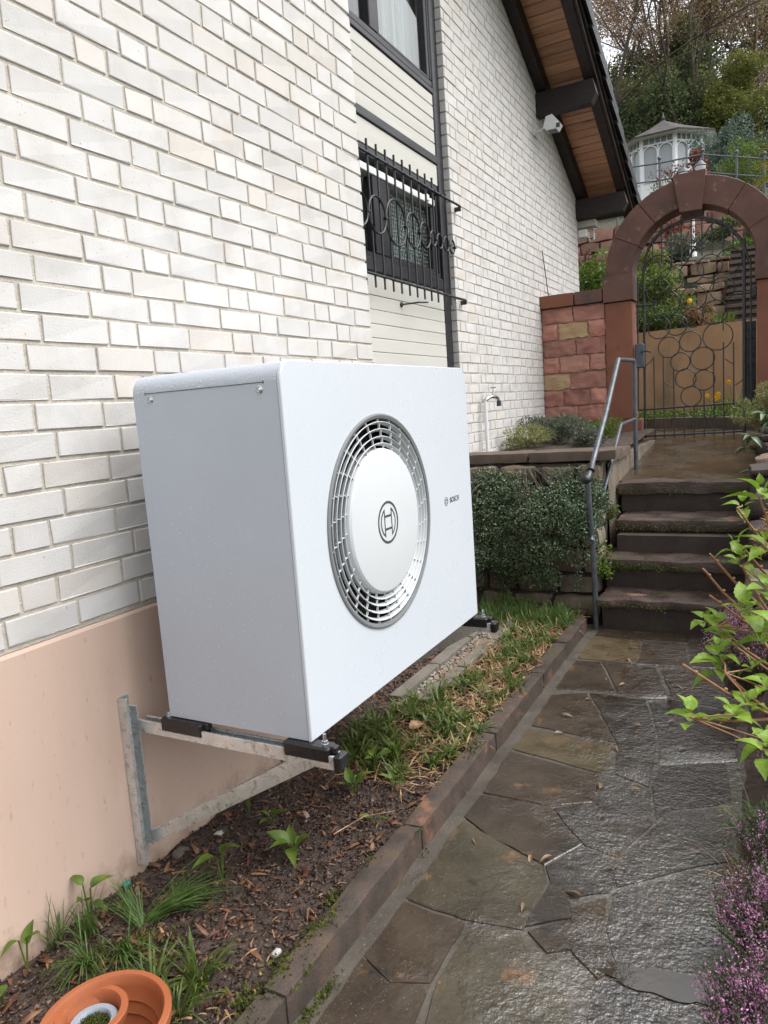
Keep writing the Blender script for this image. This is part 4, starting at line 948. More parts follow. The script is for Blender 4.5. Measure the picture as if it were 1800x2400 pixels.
for (x, z) in ((.783,3.174),(.875,3.255),(.970,3.312),(1.066,3.346),(1.163,3.352),(1.262,3.341),(1.357,3.317),(1.456,3.264),(1.548,3.188)):
    zb_ = {0: 2.93, 1: 2.90, 2: 2.85, 3: 2.84, 4: 2.92, 5: 2.92, 6: 2.93, 7: 2.95, 8: 2.93}[int(round((x-.783)/.0956))]
    gp('top_bar', [(x, zb_), (x, z-.02), (x, z+.012)], [.0065, .0065, .004])
for i, (x, zt_) in enumerate(((.774, 1.93), (.869, 1.95), (.971, 1.80), (1.071, 1.40), (1.170, 1.40), (1.268, 1.56), (1.362, 1.95), (1.456, 2.03), (1.551, 2.02))):
    gp('bar', [(x, 1.065), (x, zt_)], .0068)
for (x, z1, z2) in ((.78, 2.44, 2.52), (1.455, 2.15, 2.30)): gp('bar', [(x, z1), (x, z2)], .006)
for (zl, zr, x0, x1) in ((1.388, 1.402, .60, 1.755), (1.098, 1.106, .655, 1.66)): gp('rail', [(x0, zl), (x1, zr)], .011)
gp('rail', [(.60, 2.505), (.80, 2.495)], .011); gp('rail', [(1.555, 2.50), (1.76, 2.496)], .012)
gp('side_bar', [(.625, 2.80), (.604, 1.39)], .008); gp('side_bar', [(1.708, 2.83), (1.714, 1.40)], .008)
rings = [[.93,2.032,.107],[1.14,2.071,.104],[1.404,2.098,.141],[1.04,1.87,.096],[1.258,1.885,.115],[1.091,1.691,.101],[1.271,1.66,.104],[1.142,1.5,.102],[.833,2.246,.113],[1.008,2.255,.105],[1.169,2.318,.103],[1.379,2.343,.121],[.916,2.483,.128],[1.176,2.512,.124],[.833,2.634,.118],[.964,2.731,.121],[1.163,2.777,.113],[.837,2.871,.123],[1.335,2.807,.116],[1.513,2.836,.12],[1.449,2.566,.115]]
for x, z, r in rings: m = MB(); m.circle((x, GT_, z), (1, 0, 0), (0, 0, 1), r, .0062, 32, 5); m.obj('ring', m_iron, ga, 40)
gp('leaf_scroll', [(1.126,2.90),(1.17,2.991),(1.246,3.068),(1.30,3.137),(1.335,3.20),(1.375,3.228),(1.43,3.215),(1.443,3.18),(1.41,3.155),(1.36,3.17),(1.345,3.20)], .0065)
gp('leaf_scroll', [(1.126,2.90),(1.181,2.985),(1.267,3.042),(1.353,3.117),(1.43,3.172)], .006)
for (x, z, dx, dz) in ((.69,1.86,.09,.075),(.97,1.60,-.10,.07),(1.47,1.86,.09,-.07),(1.56,1.58,.09,.06)):
    gp('tendril', [(x+dx*t/14, z+dz*t/14+.008*math.sin(t*2.4)) for t in range(15)], .005)
m = MB(); m.cbox(.585, .685, GT_-.05, GT_+.03, 1.84, 2.10, .012); m.obj('lock_box', m_galv, ga)
m = MB(); m.tube([(.66, GT_-.05, 2.005), (.66, GT_-.10, 2.005), (.72, GT_-.105, 2.01), (.76, GT_-.10, 1.995)], .008, 7); m.obj('handle', m_iron, ga, 40)
for z in (1.395, 2.50): m = MB(); m.cbox(1.715, 1.765, GT_-.03, GT_+.03, z-.05, z+.05, .008); m.obj('hinge', m_iron, ga)
m = MB(); m.cbox(1.640, 1.755, GT_+.06, GT_+.10, 1.41, 2.22, .006); m.cbox(1.65, 1.745, GT_+.045, GT_+.06, 1.43, 1.62, .006)
for i in range(6): m.cbox(1.645, 1.75, GT_+.05, GT_+.06, 1.68+.09*i, 1.69+.09*i, .003)
m.obj('latch_plate', m_iron, ga)
# ---- handrail
hr = thing('handrail', 'grey galvanised pipe handrail with a ball joint beside the steps', 'handrail', (.845, 3.66, 0))
HX = .845
def hpipe(name, pts, r, n=10): m = MB(); m.tube([(x+nz((j*1.7, x, z), 1)*.003, y, z) for j, (x, y, z) in enumerate(pts)], r, n); return m.obj(name, m_galv, hr, 40)
hpipe('post', [(HX+.0, 3.665, -.02), (HX, 3.66, .3), (HX-.006, 3.655, .62), (HX-.016, 3.65, .85), (HX-.022, 3.645, 1.02)], .0185)
hpipe('post', [(.850, 5.43, .86), (.850, 5.44, 1.35), (.850, 5.45, 1.853)], .019)
hpipe('rail', [(HX-.020, 3.655, 1.04), (HX-.01, 3.78, 1.14), (HX, 4.2, 1.45), (HX, 4.70, 1.815), (HX, 4.745, 1.845)], .0185)
hpipe('rail', [(HX, 4.735, 1.842), (HX, 5.0, 1.848), (.85, 5.46, 1.853), (.80, 5.62, 1.87)], .0165)
hpipe('rail', [(HX-.004, 3.61, .62), (HX, 4.2, .985), (HX, 4.76, 1.328), (HX, 4.80, 1.338)], .0135)
hpipe('rail', [(HX, 4.775, 1.335), (.85, 5.44, 1.352)], .0135)
m = MB(); m.lathe([(.0005, -.033), (.018, -.028), (.030, -.014), (.033, 0), (.030, .014), (.018, .028), (.0005, .033)], (HX-.03, 3.635, 1.03), (0, .3, 1), 16)
m.lathe([(.0005, -.03), (.026, -.03), (.029, 0), (.026, .022), (.0005, .022)], (HX-.012, 3.72, 1.10), (0, .78, .62), 14); m.obj('ball_joint', m_iron, hr, 40)
m = MB(); m.lathe([(.0005, -.02), (.022, -.02), (.026, 0), (.022, .02), (.0005, .02)], (HX-.006, 3.635, .615), (0, 1, .1), 12); m.obj('clamp', m_galv, hr, 40)
# ================================================================== garden behind the gate
m_ochre = M('ochre_render', [(0.2731,0.1631,0.0816),(0.3695,0.2268,0.1256)], scale=2.5, rough=.8, bump=.25, bscale=40, blotch=[((.10,.085,.045), 1.6, .54, .25)], stretch=(1.4, 1, .5))
m_gst = M('garden_stone', [(0.21,0.14,0.098),(0.336,0.238,0.154),(0.42,0.322,0.21)], scale=4, rough=.8, bump=.7, bscale=30, bdist=.02, objvar=.4, blotch=[((.17,.075,.05), 1.2, .5, .2), ((.10,.10,.04), 3, .6, .15)])
m_rst = M('red_wall_stone', [(0.195,0.0975,0.075),(0.3,0.1575,0.12),(0.33,0.225,0.1725)], scale=3, rough=.85, bump=.7, bscale=22, bdist=.02, objvar=.4)
m_wpaint = M('pavilion_white', [(0.7776,0.7884,0.7992),(0.8424,0.8532,0.864)], scale=2, rough=.5, bump=.1, bscale=20)
m_slate = M('slate_roof', [(.055,.048,.046),(.10,.088,.083)], scale=5, rough=.6, bump=.5, bscale=14, bdist=.03)
m_pavg = M('pavilion_pane', [(.30,.33,.35),(.36,.39,.41)], scale=.8, rough=.08, bump=0)
m_rail = M('painted_railing', [(.07,.08,.095),(.11,.12,.14)], scale=8, rough=.5, bump=.1)
m_bark2 = M('tree_bark', [(0.0382,0.0295,0.0218),(0.0819,0.0655,0.0491),(0.131,0.1147,0.0874)], scale=5, rough=.9, bump=.8, bscale=14, bdist=.03, stretch=(2, 2, .5))
def leafy(name, cs, sc_=9, tr=.35, rough=.55): return M(name, cs, scale=sc_, detail=1, rough=rough, rvar=.1, bump=0, transl=tr)
L_dark = leafy('dark_evergreen_leaf', [(0.05,0.0708,0.0351),(0.0998,0.1338,0.0546),(0.1696,0.2046,0.0779)], 2.2)
L_mid = leafy('mid_green_leaf', [(0.0891,0.1146,0.0458),(0.1825,0.2069,0.0687),(0.2838,0.2866,0.0992)], 2.6)
L_yel = leafy('yellow_green_leaf', [(0.0971,0.1165,0.027),(0.1941,0.2134,0.0432),(0.2911,0.2911,0.081)], 2.6)
L_blue = leafy('blue_green_leaf', [(0.0488,0.0819,0.0624),(0.0975,0.1463,0.117),(0.156,0.2145,0.1755)], 3)
L_brown = leafy('withered_leaf', [(0.1463,0.0829,0.0537),(0.2925,0.1828,0.1097),(0.4875,0.3169,0.1828)], 3)
L_bud = leafy('spring_bud_leaf', [(0.156,0.156,0.0312),(0.2652,0.2418,0.0624),(0.3432,0.2652,0.0936)], 3)
L_fresh = leafy('fresh_green_leaf', [(0.0625,0.1063,0.015),(0.1063,0.175,0.0225),(0.1625,0.2375,0.0375)], 14)
L_hedge = leafy('hedge_leaf', [(0.036,0.066,0.012),(0.072,0.12,0.0216),(0.12,0.18,0.036)], 14)
L_red = leafy('red_leaf', [(.12,.03,.02),(.20,.06,.035),(.26,.12,.07)], 12)
L_grey = leafy('grey_green_leaf', [(.06,.075,.055),(.11,.13,.09),(.16,.18,.13)], 12)
# ground levels
def hillz(x, y):
    pts = [(7.4, 1.0), (9.6, 1.06), (10.16, 1.0), (10.31, 2.40), (11.2, 2.44), (11.5, 3.15), (12.4, 3.2), (12.7, 3.75), (16.3, 4.5), (16.7, 5.35), (20, 6.0), (31, 8.7), (45, 14), (70, 20), (120, 20)]
    for (a, b), (c, d) in zip(pts, pts[1:]):
        if y <= c: return b+(d-b)*max(0, (y-a))/(c-a)
    return pts[-1][1]
grid('terrace_ground', -6, 8, 10.14, 17.2, 36, 150, lambda x, y: hillz(x, y)-.06+.04*nz((x, y, 0), 1.5), m_earth)
grid('hillside', -40, 40, 17.0, 120, 60, 160, lambda x, y: hillz(x, y)-.06+.05*nz((x, y, 0), .8)*(1+max(0, y-17)*.12), m_earth)
cs_ = [(-.9, 10.0), (-.2, 9.82), (.33, 9.55), (.70, 9.32), (.975, 9.08), (1.25, 8.78), (1.55, 8.32), (1.85, 7.9)]
cb = thing('curb', 'curved low stone curb edging the bed behind the gate', 'curb', (.9, 9.1, 1.05))
for i in range(len(cs_)-1):
    (xa, ya), (xb, yb) = cs_[i], cs_[i+1]; L = math.hypot(xb-xa, yb-ya); nx, ny = -(yb-ya)/L*.16, (xb-xa)/L*.16
    if ny < 0: nx, ny = -nx, -ny
    m = MB(); m.prism([(xa, ya), (xb-.004, yb+.003), (xb+nx-.004, yb+ny), (xa+nx, ya+ny)], lambda a, b, d: (a, b, d), .95, 1.205+.004*(i % 2)); m.obj('curb_stone', m_cope, cb)
grid('garden_bed', -1.2, 3.2, 7.9, 10.2, 50, 30, lambda x, y: (1.17 if y > np.interp(x, [c[0] for c in cs_], [c[1] for c in cs_])+.1 else .8)+.02*nz((x, y, 0), 6), m_soil)
m = MB(); m.prism([(-1.5, .9), (2.6, .9), (2.6, 2.46), (-1.5, 2.42)], lambda a, b, d: (a, d, b), 10.1, 10.32)
tag(m.obj('retaining_wall', m_ochre), 'ochre rendered retaining wall seen through the iron gate', 'wall')
def stonewall(name, label, x0, x1, y, z0, z1, mat, hr=(.16, .26), lr=(.22, .5), amp=.03, topvar=.1, step=.14):
    t = thing(name, label, 'wall', ((x0+x1)/2, y, z0)); m = MB(); m.box(x0, x1, y+.12, y+.4, z0-.2, z1-.08); m.obj('core', m_gst if mat is m_gst else m_rst, t); z = z0-.05
    while z < z1-.06:
        h = min(rnd.uniform(*hr), z1-z+rnd.uniform(-.02, topvar*.3)); x = x0
        while x < x1-.05:
            L = min(rnd.uniform(*lr), x1-x); yy = y+rnd.uniform(-.03, .03)
            if L > .07: link('stone', rock(x+.008, x+L-.008, yy, yy+.22, z+.007, z+h-.007+rnd.uniform(-.01, .01), .035, step, amp, 4, rnd.random()*99, 4), mat, t, (0, 0, 0))
            x += L
        z += h
    return t
stonewall('terrace_wall', 'mossy ochre stone terrace wall just above the hedge behind the gate', -1.6, 1.27, 11.3, 2.4, 3.14, m_gst)
stonewall('terrace_wall', 'upper ochre stone terrace wall behind the yellow leaved shrub', -1.7, 1.28, 12.5, 3.15, 3.72, m_gst)
stonewall('garden_wall', 'tall red sandstone rubble wall below the iron railing on the hillside', -3.8, 2.6, 16.4, 4.35, 5.38, m_rst, (.2, .34), (.3, .7), .05)
gst = thing('garden_stairs', 'dark mossy stone garden stairs climbing behind the right gate post', 'stairs', (1.6, 11, 2.4))
for i in range(11):
    link('stair_tread', rock(1.29, 2.6, 10.33+.19*i, 10.60+.19*i, 2.44+.128*i, 2.50+.128*i, .012, .12, .010, 5, i, 9), m_cope, gst, (0, 0, 0))
    m = MB(); m.box(1.31, 2.6, 10.372+.19*i, 10.55+.19*i, 2.2+.128*i, 2.437+.128*i); m.obj('stair_riser', m_riser, gst)
# lamp post with two lanterns
lp = thing('lamp_post', 'white garden lamp post with two grey lanterns rising behind the arch keystone', 'lamp post', (.5, 15, 4.1))
m = MB(); m.lathe([(.07, 4.0), (.07, 4.3), (.045, 4.45), (.037, 4.6), (.034, 5.0), (.05, 5.03), (.034, 5.06), (.03, 5.55), (.045, 5.58), (.02, 5.66)], (.5, 15, 0), (0, 0, 1), 14); m.obj('pole', m_wpaint, lp, 40)
for (x, z) in ((.345, 5.80), (.65, 5.86)):
    m = MB(); m.tube([(.5, 15, 5.5), (.5+(x-.5)*.7, 15, 5.52), (x, 15, 5.6), (x, 15, z-.12)], .018, 8); m.obj('arm', m_wpaint, lp, 40)
    la = link('lantern', None, None, lp, (x, 15, z))
    m = MB(); m.lathe([(.004, z+.145), (.018, z+.125), (.012, z+.11), (.05, z+.075), (.10, z+.02), (.115, z), (.10, z-.012)], (x, 15, 0), (0, 0, 1), 16); link('lantern_cap', m.mesh(40), m_rail, la, (0, 0, 0))
    m = MB(); m.lathe([(.098, z-.012), (.085, z-.07), (.05, z-.11), (.02, z-.12)], (x, 15, 0), (0, 0, 1), 16); link('lantern_glass', m.mesh(40), m_wpaint, la, (0, 0, 0))
# railing on the terrace
ra = thing('railing', 'grey iron railing with ball topped posts above the arch', 'railing', (.5, 16.5, 5.4))
posts = [(-1.2, 6.66), (-.289, 6.60), (.576, 6.573), (1.223, 6.40), (1.736, 6.258), (2.5, 6.1)]
for k, (x, z) in enumerate(posts):
    m = MB(); m.tube([(x, 16.5, 5.2), (x, 16.5, z-.05)], .026, 8); m.lathe([(.001, z-.06), (.035, z-.045), (.045, z-.012), (.03, z+.02), (.001, z+.03)], (x, 16.5, 0), (0, 0, 1), 12); m.obj('post', m_rail, ra, 40)
for dz in (-.115, -.47):
    m = MB(); m.tube([(x, 16.5, z+dz+(.02 if k == 2 else 0)) for k, (x, z) in enumerate(posts)], .017, 7); m.obj('rail', m_rail, ra, 40)
# pavilion
pv = thing('pavilion', 'white octagonal garden pavilion with arched windows and slate roof on the hillside', 'pavilion', (-2.1, 32.5, 8.7))
PC = (-2.105, 32.52); S8 = 1.26; RA = S8/2*(1+2**.5); ROT = -.02
def side(k):
    a = -PI/2+k*PI/4+ROT; n = Vector((math.cos(a), math.sin(a), 0)); t = Vector((-n.y, n.x, 0)); return Vector((PC[0], PC[1], 0))+n*RA, n, t
zb0, zw, zt1, zt2, ze = 8.3, 9.86, 11.22, 11.27, 11.56
for k in range(8):
    c, n, t = side(k); fn = lambda a, b, d, c=c, n=n, t=t: tuple(c+t*a+n*d+Vector((0, 0, b)))
    m = MB(); m.prism([(-S8/2, zb0), (S8/2, zb0), (S8/2, zw), (-S8/2, zw)], fn, -.1, 0)
    if k in (7, 0, 1):
        for i in range(9): x = -S8/2+.14*(i+.5); m.prism([(x-.06, zb0), (x+.06, zb0), (x+.06, zw-.1), (x-.06, zw-.1)], fn, .002, .015)
    m.prism([(-S8/2, zw-.03), (S8/2, zw-.03), (S8/2, zw+.05), (-S8/2, zw+.05)], fn, .016, .05); m.obj('wall_panel', m_wpaint, pv)
    m = MB(); m.prism([(-S8/2-.02, zb0), (-S8/2+.075, zb0), (-S8/2+.075, ze), (-S8/2-.02, ze)], fn, -.1, .04); m.prism([(S8/2-.075, zb0), (S8/2+.02, zb0), (S8/2+.02, ze), (S8/2-.075, ze)], fn, -.1, .038); m.obj('post', m_wpaint, pv)
    w0 = link('window', None, None, pv, tuple(c))
    m = MB(); m.prism([(-S8/2, zw+.05), (S8/2, zw+.05), (S8/2, ze), (-S8/2, ze)], fn, -.08, -.06); link('pane', m.mesh(), m_pavg, w0, (0, 0, 0))
    m = MB(); hw = S8/2-.075
    m.prism([(-.02, zw+.05), (.02, zw+.05), (.02, zt1), (-.02, zt1)], fn, -.055, .02); m.prism([(-hw, zt1), (hw, zt1), (hw, zt2), (-hw, zt2)], fn, -.055, .022)
    m.prism([(-hw, ze-.06), (hw, ze-.06), (hw, ze), (-hw, ze)], fn, -.055, .024)
    for i in range(1, 5): x = -hw+2*hw*i/5; m.prism([(x-.014, zt2), (x+.014, zt2), (x+.014, ze-.06), (x-.014, ze-.06)], fn, -.055, .018)
    for sx in (-1, 1):                                          # arched heads with spandrels
        xc = sx*(hw+.02)/2; r = (hw-.02)/2-.025; zc = zt1-r-.03; A = [PI*i/14 for i in range(15)]
        for (ra_, rb, d) in ((r, r+.035, .02),):
            po = [(xc+rb*math.cos(a), zc+rb*math.sin(a)) for a in A]; pi_ = [(xc+ra_*math.cos(a), zc+ra_*math.sin(a)) for a in A[::-1]]
            m.prism(po+[(xc-rb, zw+.05), (xc-ra_, zw+.05)]+pi_+[(xc+ra_, zw+.05), (xc+rb, zw+.05)], fn, -.055, d)
    link('frame', m.mesh(), m_wpaint, w0, (0, 0, 0))
def octo(R, z): return [(PC[0]+R*math.cos(-PI/2+PI/8+ROT+k*PI/4), PC[1]+R*math.sin(-PI/2+PI/8+ROT+k*PI/4), z) for k in range(8)]
R8 = S8/2/math.sin(PI/8); rp = []
for (R, z) in ((R8-.1, ze+.001), (R8+.50, ze-.10), (R8+.52, ze-.03), (R8*.55, ze+.52), (.12, ze+.93)): rp.append(octo(R, z))
m = MB(); V = [p for r in rp[1:] for p in r]; q = 8; F = [(k*8+i, k*8+(i+1) % 8, (k+1)*8+(i+1) % 8, (k+1)*8+i) for k in range(3) for i in range(8)]+[tuple(24+i for i in range(8))]
m.add(V, F); m.obj('roof', m_slate, pv)
m = MB(); m.add(rp[0]+[(a, b, c-.004) for a, b, c in rp[1]], [(i, (i+1) % 8, 8+(i+1) % 8, 8+i) for i in range(8)]); m.obj('eave_soffit', m_wpaint, pv)
m = MB(); m.lathe([(.12, ze+.92), (.05, ze+1.0), (.09, ze+1.06), (.04, ze+1.13), (.015, ze+1.3), (.002, ze+1.31)], (PC[0], PC[1], 0), (0, 0, 1), 10); m.obj('finial', m_slate, pv, 40)
# ---- trees
def branches(m, p, d, L, r, lev, tips, maxlev, spread=.6, up=.15):
    n = 5; pts = [p]; q = Vector(p); dd = Vector(d).normalized(); rs = [r]
    for i in range(n):
        dd = (dd+Vector((rnd.gauss(0, .13), rnd.gauss(0, .13), rnd.gauss(0, .1)+up*.3))).normalized(); q = q+dd*L/n; pts.append(tuple(q)); rs.append(r*(1-.55*(i+1)/n))
    m.tube(pts, rs, 6 if lev == 0 else (5 if lev == 1 else 3), caps=False)
    if lev >= 2: tips += [Vector(a) for a in pts[1:]]
    if lev < maxlev:
        k = (9 if lev == 0 else 6 if lev == 1 else 4)
        for i in range(k):
            t = rnd.uniform(.25 if lev else .3, 1.); j = min(n-1, int(t*n)); b = Vector(pts[j]).lerp(Vector(pts[j+1]), t*n-j)
            nd = (dd*(.7)+Vector((rnd.gauss(0, spread), rnd.gauss(0, spread), rnd.gauss(.12, spread*.6)))).normalized()
            branches(m, tuple(b), nd, L*rnd.uniform(.42, .65), rs[j]*.55, lev+1, tips, maxlev, spread, up)
def tree(name, label, base, H, crown, mat, nleaf, ls, trunk_r=.16, bare=False, cat_='tree', lev=2, group='trees on the hillside', spread=.6):
    t = thing(name, label, cat_, base, group); m = MB(); tips = []
    branches(m, (base[0], base[1], base[2]-.3), (rnd.gauss(0, .05), rnd.gauss(0, .05), 1), H, trunk_r*(.7 if bare else 1), 0, tips, lev+(1 if bare else 0), spread)
    link('trunk', m.mesh(60), m_bark2, t, (0, 0, 0))
    if crown: P, D = shell(nleaf, crown, .35)
    else:
        T = np.array([list(v) for v in tips]); k = rng.integers(0, len(T), nleaf); P = T[k]+rng.normal(size=(nleaf, 3))*.22; D = rdir(nleaf); D[:, 2] -= .3
    D = unit(D*.6+rdir(nleaf)); V, F = leafmesh(P, D, rdir(nleaf), rng.uniform(ls*.6, ls*1.3, nleaf), ls*.55, .15)
    link('crown', npmesh(V, F), mat, t, (0, 0, 0)); return t
def clumps(c, R, n, rr=(.3, .5), sq=.85):
    o = []
    for _ in range(n):
        d = Vector((rnd.gauss(0, 1), rnd.gauss(0, 1), rnd.gauss(0, 1))).normalized(); k = rnd.uniform(.35, 1)
        r = rnd.uniform(*rr); o.append((c[0]+d.x*R[0]*k, c[1]+d.y*R[1]*k, c[2]+d.z*R[2]*k, R[0]*r, R[1]*r, R[2]*r*sq))
    return o
hz_ = lambda x, y: hillz(x, y)
def T_(x, y): return (x, y, hz_(x, y)-.1)
tree('evergreen_tree', 'dark dense evergreen rising directly behind the pavilion roof', T_(-2.6, 37), 3, clumps((-2.6, 37, 13.9), (2.2, 1.6, 2.3), 20), L_dark, 11000, .17)
tree('evergreen_tree', 'dark evergreen right of the pavilion roof, lower and broader', T_(-.6, 38), 3, clumps((-.6, 38.3, 13.6), (2.1, 1.6, 2.4), 20), L_mid, 11000, .17)
tree('evergreen_tree', 'dark evergreen at the left behind the roof edge', T_(-5.2, 38), 4, clumps((-5.2, 38, 13.4), (2.0, 1.5, 2.2), 16), L_dark, 8000, .17)
tree('evergreen_tree', 'tall loose evergreen between the roof edge and the pavilion roof', T_(-3.7, 39), 5, clumps((-3.6, 39, 15.2), (1.5, 1.3, 2.0), 16), L_mid, 8000, .16)
tree('evergreen_tree', 'tall dark evergreen filling the skyline left of centre', T_(-3.0, 43), 5, clumps((-3.0, 43, 18.0), (2.2, 1.5, 2.6), 20), L_dark, 10000, .19)
tree('evergreen_tree', 'dark evergreen behind the bare trees at the far left', T_(-5.6, 42), 5, clumps((-5.5, 42, 16.0), (2.0, 1.4, 3.2), 18), L_mid, 9000, .18)
tree('yew_tree', 'round yellow green yew on the right of the hillside', T_(.9, 36.4), 2.6, clumps((.75, 36.2, 14.3), (1.6, 1.4, 1.9), 22, (.3, .45)), L_yel, 13000, .12)
tree('yew_tree', 'olive green yew in shade at the right picture edge', T_(2.9, 37), 2.5, clumps((2.6, 37, 13.2), (1.6, 1.4, 2.6), 18), L_mid, 9000, .15)
tree('holly_shrub', 'blue green holly bush between the pavilion and the railing', T_(.55, 25), 1.5, clumps((.55, 25.2, 8.6), (.95, .8, 1.25), 16), L_blue, 6500, .085, .06, cat_='shrub')
tree('dark_shrub', 'dark shrub right of the blue green holly', T_(1.9, 25.5), 1.2, clumps((1.9, 25.5, 8.4), (.9, .8, 1.1), 12), L_dark, 4000, .09, .06, cat_='shrub')
tree('garden_shrub', 'yellow green shrub behind the right railing posts', T_(1.25, 20), .9, clumps((1.3, 20, 6.85), (.62, .5, .75), 14), L_fresh, 4500, .055, .04, cat_='shrub')
tree('garden_shrub', 'dark green shrub filling the slope under the pavilion', T_(-.4, 24), 1., clumps((-.1, 24.5, 7.6), (1.5, .9, .9), 14), L_dark, 5000, .085, .04, cat_='shrub')
tree('bare_tree', 'bare grey tree at the left with opening yellow buds', T_(-5.0, 36), 12.5, None, L_bud, 9500, .10, .17, True)
tree('bare_tree', 'bare tree with withered brown leaves behind the pavilion', T_(-2.9, 41), 11.5, None, L_brown, 24640, 0.111, .17, True)
tree('bare_tree', 'slender twin trunk tree with brown leaves, centre of the hillside', T_(-1.2, 36), 13, None, L_brown, 15399, 0.093, .11, True)
tree('bare_tree', 'slender straight tree just right of the twin trunk', T_(-.55, 36.5), 13, None, L_brown, 15399, 0.093, .11, True)
tree('bare_tree', 'brown leaved tree high on the hill above the yew', T_(.7, 43), 11, None, L_brown, 24640, 0.119, .18, True)
tree('bare_tree', 'bare grey branched tree at the far right', T_(2.8, 39), 12, None, L_bud, 2200, .10, .17, True)
tree('bare_tree', 'dark twiggy tree on the skyline in the gap left of centre', T_(-4.2, 45), 9.5, None, L_brown, 21560, 0.119, .17, True)
tree('conifer_tree', 'tall dark conifer on the skyline above the centre', T_(-1.9, 47), 8.5, clumps((-1.8, 47, 20.5), (1.7, 1.4, 3.8), 22), L_dark, 9000, .2, .2)
tree('conifer_tree', 'tall dark conifer on the skyline at the right', T_(.9, 50), 8.5, clumps((1., 50, 21.0), (2.2, 1.4, 4.0), 22), L_dark, 9000, .2, .2)
# far-off wood that closes the view above the hillside
P, D = shell(26000, [(x+rnd.uniform(-2, 2), 60+rnd.uniform(-4, 4), 20+rnd.uniform(-1, 2.), 4, 3, rnd.uniform(3, 4.5)) for x in range(-60, 62, 5)], .4)
V, F = leafmesh(P, rdir(len(P)), rdir(len(P)), rng.uniform(.3, .6, len(P)), .3); tag(link('distant_wood', npmesh(V, F), L_dark), kind='stuff')
# ---- planting seen through the gate
def shrub(name, label, c, R, mat, n, ls, ncl=10, cat_='shrub', sq=.9, stems=True, wid=.55, group=None, inner=.45):
    t = thing(name, label, cat_, (c[0], c[1], c[2]-R[2]), group); P, D = shell(n, clumps(c, R, ncl, (.35, .55), sq), inner); D = unit(D*.7+rdir(n)*.8+np.array([0, 0, .2]))
    V, F = leafmesh(P, D, unit(rdir(n)+np.array([0, 0, 1.])), rng.uniform(ls*.6, ls*1.25, n), ls*wid); link('foliage', npmesh(V, F), mat, t, (0, 0, 0))
    if stems:
        m = MB()
        for i in range(7): a = rnd.uniform(0, 6.3); m.tube([(c[0], c[1], c[2]-R[2]*1.15), (c[0]+R[0]*.3*math.cos(a), c[1]+R[1]*.3*math.sin(a), c[2]-R[2]*.3), (c[0]+R[0]*.7*math.cos(a), c[1]+R[1]*.7*math.sin(a), c[2]+R[2]*.4)], [.012, .008, .004], 5)
        link('stem', m.mesh(), m_bark2, t, (0, 0, 0))
    return t
shrub('hedge', 'clipped green hedge on top of the ochre retaining wall', (.05, 10.35, 2.58), (.85, .2, .20), L_hedge, 5000, .045, 18, 'hedge')
shrub('shrub', 'dark brown spiky shrub beside the hedge on the retaining wall', (.97, 10.4, 2.60), (.19, .16, .17), L_brown, 1500, .07, 8, wid=.2)
shrub('shrub', 'yellow green leafed shrub climbing the terrace wall left of the stairs', (.25, 10.95, 3.05), (.55, .22, .42), L_fresh, 2600, .06, 12)
shrub('shrub', 'yellow and pink leafed shrub between the house corner and the arch', (-.55, 10.6, 3.2), (.42, .3, .50), L_fresh, 2600, .06, 12)
shrub('shrub', 'pink budded shrub above the yellow leaves left of the arch', (-.75, 11.1, 3.75), (.5, .3, .35), L_red, 900, .05, 9)
shrub('shrub', 'grey green cushion shrub on the upper terrace', (.40, 13.0, 3.98), (.42, .3, .20), L_grey, 2200, .06, 9)
shrub('shrub', 'red leafed shrub against the tall red wall', (.32, 14.2, 4.45), (.32, .22, .35), L_red, 1100, .06, 9)
shrub('shrub', 'dark low conifer at the top right through the arch', (1.45, 13.6, 4.25), (.60, .3, .22), L_dark, 3000, .06, 10)
shrub('shrub', 'bright green tuft at the head of the garden stairs', (1.45, 12.9, 3.85), (.26, .2, .15), L_fresh, 1200, .07, 7, wid=.25)
shrub('shrub', 'yellow mossy shrub hanging over the upper terrace wall', (-.1, 12.45, 3.75), (.5, .2, .22), L_yel, 1500, .05, 9)
shrub('ivy', 'brown withered climber on the pavilion side railing post', (.45, 16.9, 6.35), (.22, .15, .38), L_red, 700, .07, 7, 'climber')
shrub('climber', 'few orange leaves on a climber before the pavilion windows', (-.1, 17.3, 6.5), (.45, .15, .22), L_red, 160, .07, 8, 'climber')
def tuft(name, label, c, n, L, W, mat, spread=.5, droop=.5, cat_='plant', r=.03, group=None, extra=None):
    t = thing(name, label, cat_, c, group); a = rng.uniform(0, 2*PI, n); k = np.sqrt(rng.random(n))*r
    P = np.stack([c[0]+k*np.cos(a), c[1]+k*np.sin(a), np.full(n, c[2])], 1); s_ = rng.uniform(.1, spread, n); a2 = a+rng.normal(size=n)*.7
    D = np.stack([s_*np.cos(a2), s_*np.sin(a2), np.ones(n)], 1); V, F = blades(P, D, rng.uniform(L*.55, L*1.1, n), rng.uniform(W*.7, W*1.2, n), rng.uniform(droop*.3, droop*1.2, n))
    link('leaves', npmesh(V, F), mat, t, (0, 0, 0)); return t
m_daff = M('daffodil_yellow', [(.62,.36,.01),(.72,.45,.02)], scale=20, rough=.6, bump=0, transl=.2)
